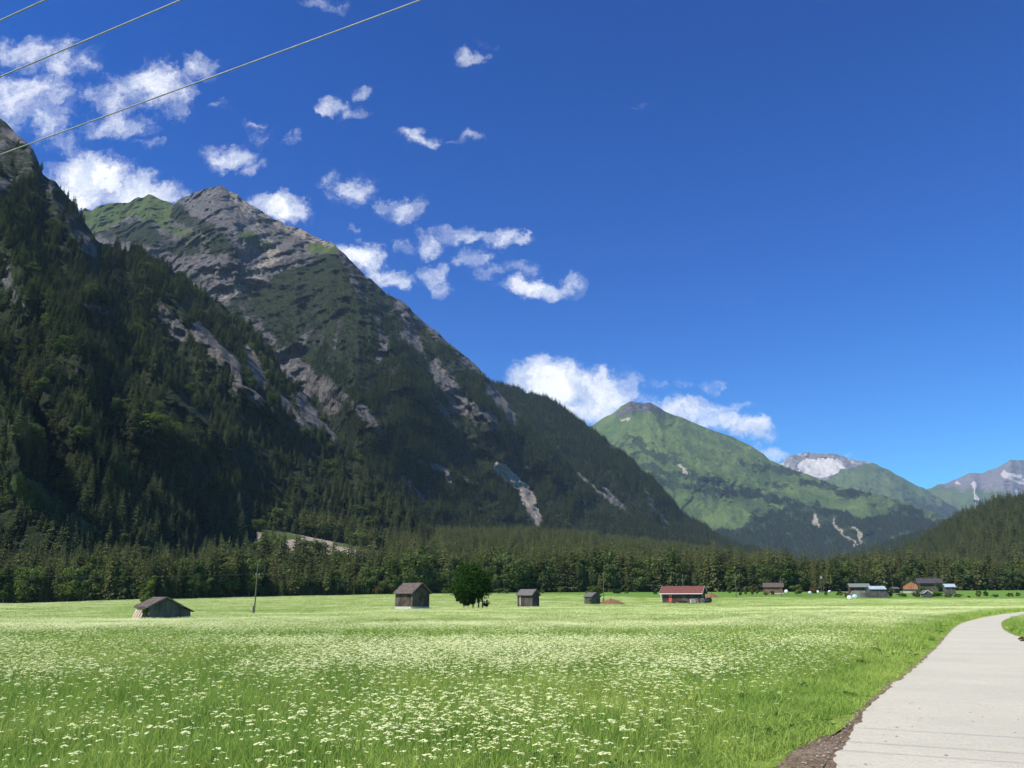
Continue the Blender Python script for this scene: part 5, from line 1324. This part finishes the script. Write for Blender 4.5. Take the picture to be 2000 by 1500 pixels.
def wire_run(pts, r, sag, name, label, group):
    mb = MB(); path = []
    for a, b in zip(pts[:-1], pts[1:]):
        for k in range(16):
            t = k / 16; p = a.lerp(b, t); p.z -= sag * 4 * t * (1 - t) * min(1, (b - a).length / 60); path.append(p)
    path.append(pts[-1]); mb.tube(path, r, 5); o = mb.build(name, M['wire'], None, True); tag(o, label, 'power wire', group); return o
gg = 'thin wires between the meadow poles'
lb = 'thin sagging wire strung along the wooden poles across the meadow'
for k in range(3): wire_run([first[k]] + [t[k] for t in tops], .0035, 1.0, 'power_wire', lb, gg)
for k in range(2): wire_run([tops[-1][k]] + [t[k] for t in (tops2[0], tops2[1], tops2[3])] + [far_end[k] + Vector((k * 1.0, 0, 0))], .009, .8, 'power_wire', 'thin wire strung in front of the wood above the barns', 'thin wires above the barns')

# overhead wires at the top left: fitted to height and two sight lines
def over_wire(p1, p2, H, r, label, sag):
    def at(px, py): x, y, z = ray(px, py); k = (H - EYE) / z; return Vector((x * k, y * k, H))
    a, b = at(*p1), at(*p2); dv = (b - a).normalized(); A = a + dv * (-42 - a.dot(dv)); Bp = a + dv * (46 - a.dot(dv))
    n = 90; pts = []
    L = (Bp - A).length; u1 = (a - A).length / L; u2 = (b - A).length / L
    q = lambda u: sag * 4 * u * (1 - u)
    for i in range(n + 1):
        u = i / n; p = A.lerp(Bp, u); lin = q(u1) + (q(u2) - q(u1)) * (u - u1) / (u2 - u1); p.z += lin - q(u); pts.append(p)
    mb = MB(); mb.tube(pts, r, 8); o = mb.build('overhead_wire', M['wire'], None, True); tag(o, label, 'overhead wire', 'thick grey wires crossing overhead'); return pts
ow = [over_wire((822, 0), (0, 302), 8.2, .009, 'lowest and longest grey wire crossing the sky at top left', .5),
      over_wire((353, 0), (0, 150), 8.2, .009, 'middle grey wire crossing the sky at top left', .5),
      over_wire((88, 0), (0, 40), 8.2, .009, 'topmost short grey wire in the corner of the sky', .5)]

for k, lab in ((-1, 'tall power pole beyond the left edge carrying the overhead wires'), (0, 'tall power pole behind the viewer carrying the overhead wires')):
    e = [w[k] for w in ow]; mid = sum(e, Vector()) / 3; gz = float(G0(mid.x, mid.y)); dv = (e[-1] - e[0]); az = math.atan2(dv.y, dv.x); lo = min(q.z for q in e) - .32 - gz
    t = empty('power_pole', (mid.x, mid.y, gz), az); tag(t, lab, 'power pole', 'poles of the overhead line')
    MB().tube([(0, 0, -1), (0, 0, lo * .5), (0, 0, lo + .5)], .16, 10, .11).build('shaft', M['pole_wood'], t)
    MB().box((0, .15, lo - .06), (dv.length + .6, .12, .12)).build('crossarm', M['pole_wood'], t)
    for q in e:
        x_ = (q - Vector((mid.x, mid.y, 0))).dot(Vector((math.cos(az), math.sin(az), 0)))
        MB().tube([(x_, .05, lo), (x_, .0, q.z - gz)], .05, 8, .035).build('insulator', M['ceramic'], t)

# ------------------------------------------------------------------ haze
mb = MB(); mb.box((0, 6500, 1149), (24000, 15400, 2302)); hz = mb.build('haze', None); tag(hz, kind='stuff', label='thin blue valley air')
hm, b, out = new_mat('haze_air'); pv = b.add('ShaderNodeVolumePrincipled')
pv.inputs['Color'].default_value = (0.52, 0.72, 1.0, 1); pv.inputs['Density'].default_value = 3.3e-5; pv.inputs['Anisotropy'].default_value = 0.0
b.l.new(pv.outputs[0], out.inputs['Volume']); hz.data.materials.append(hm)
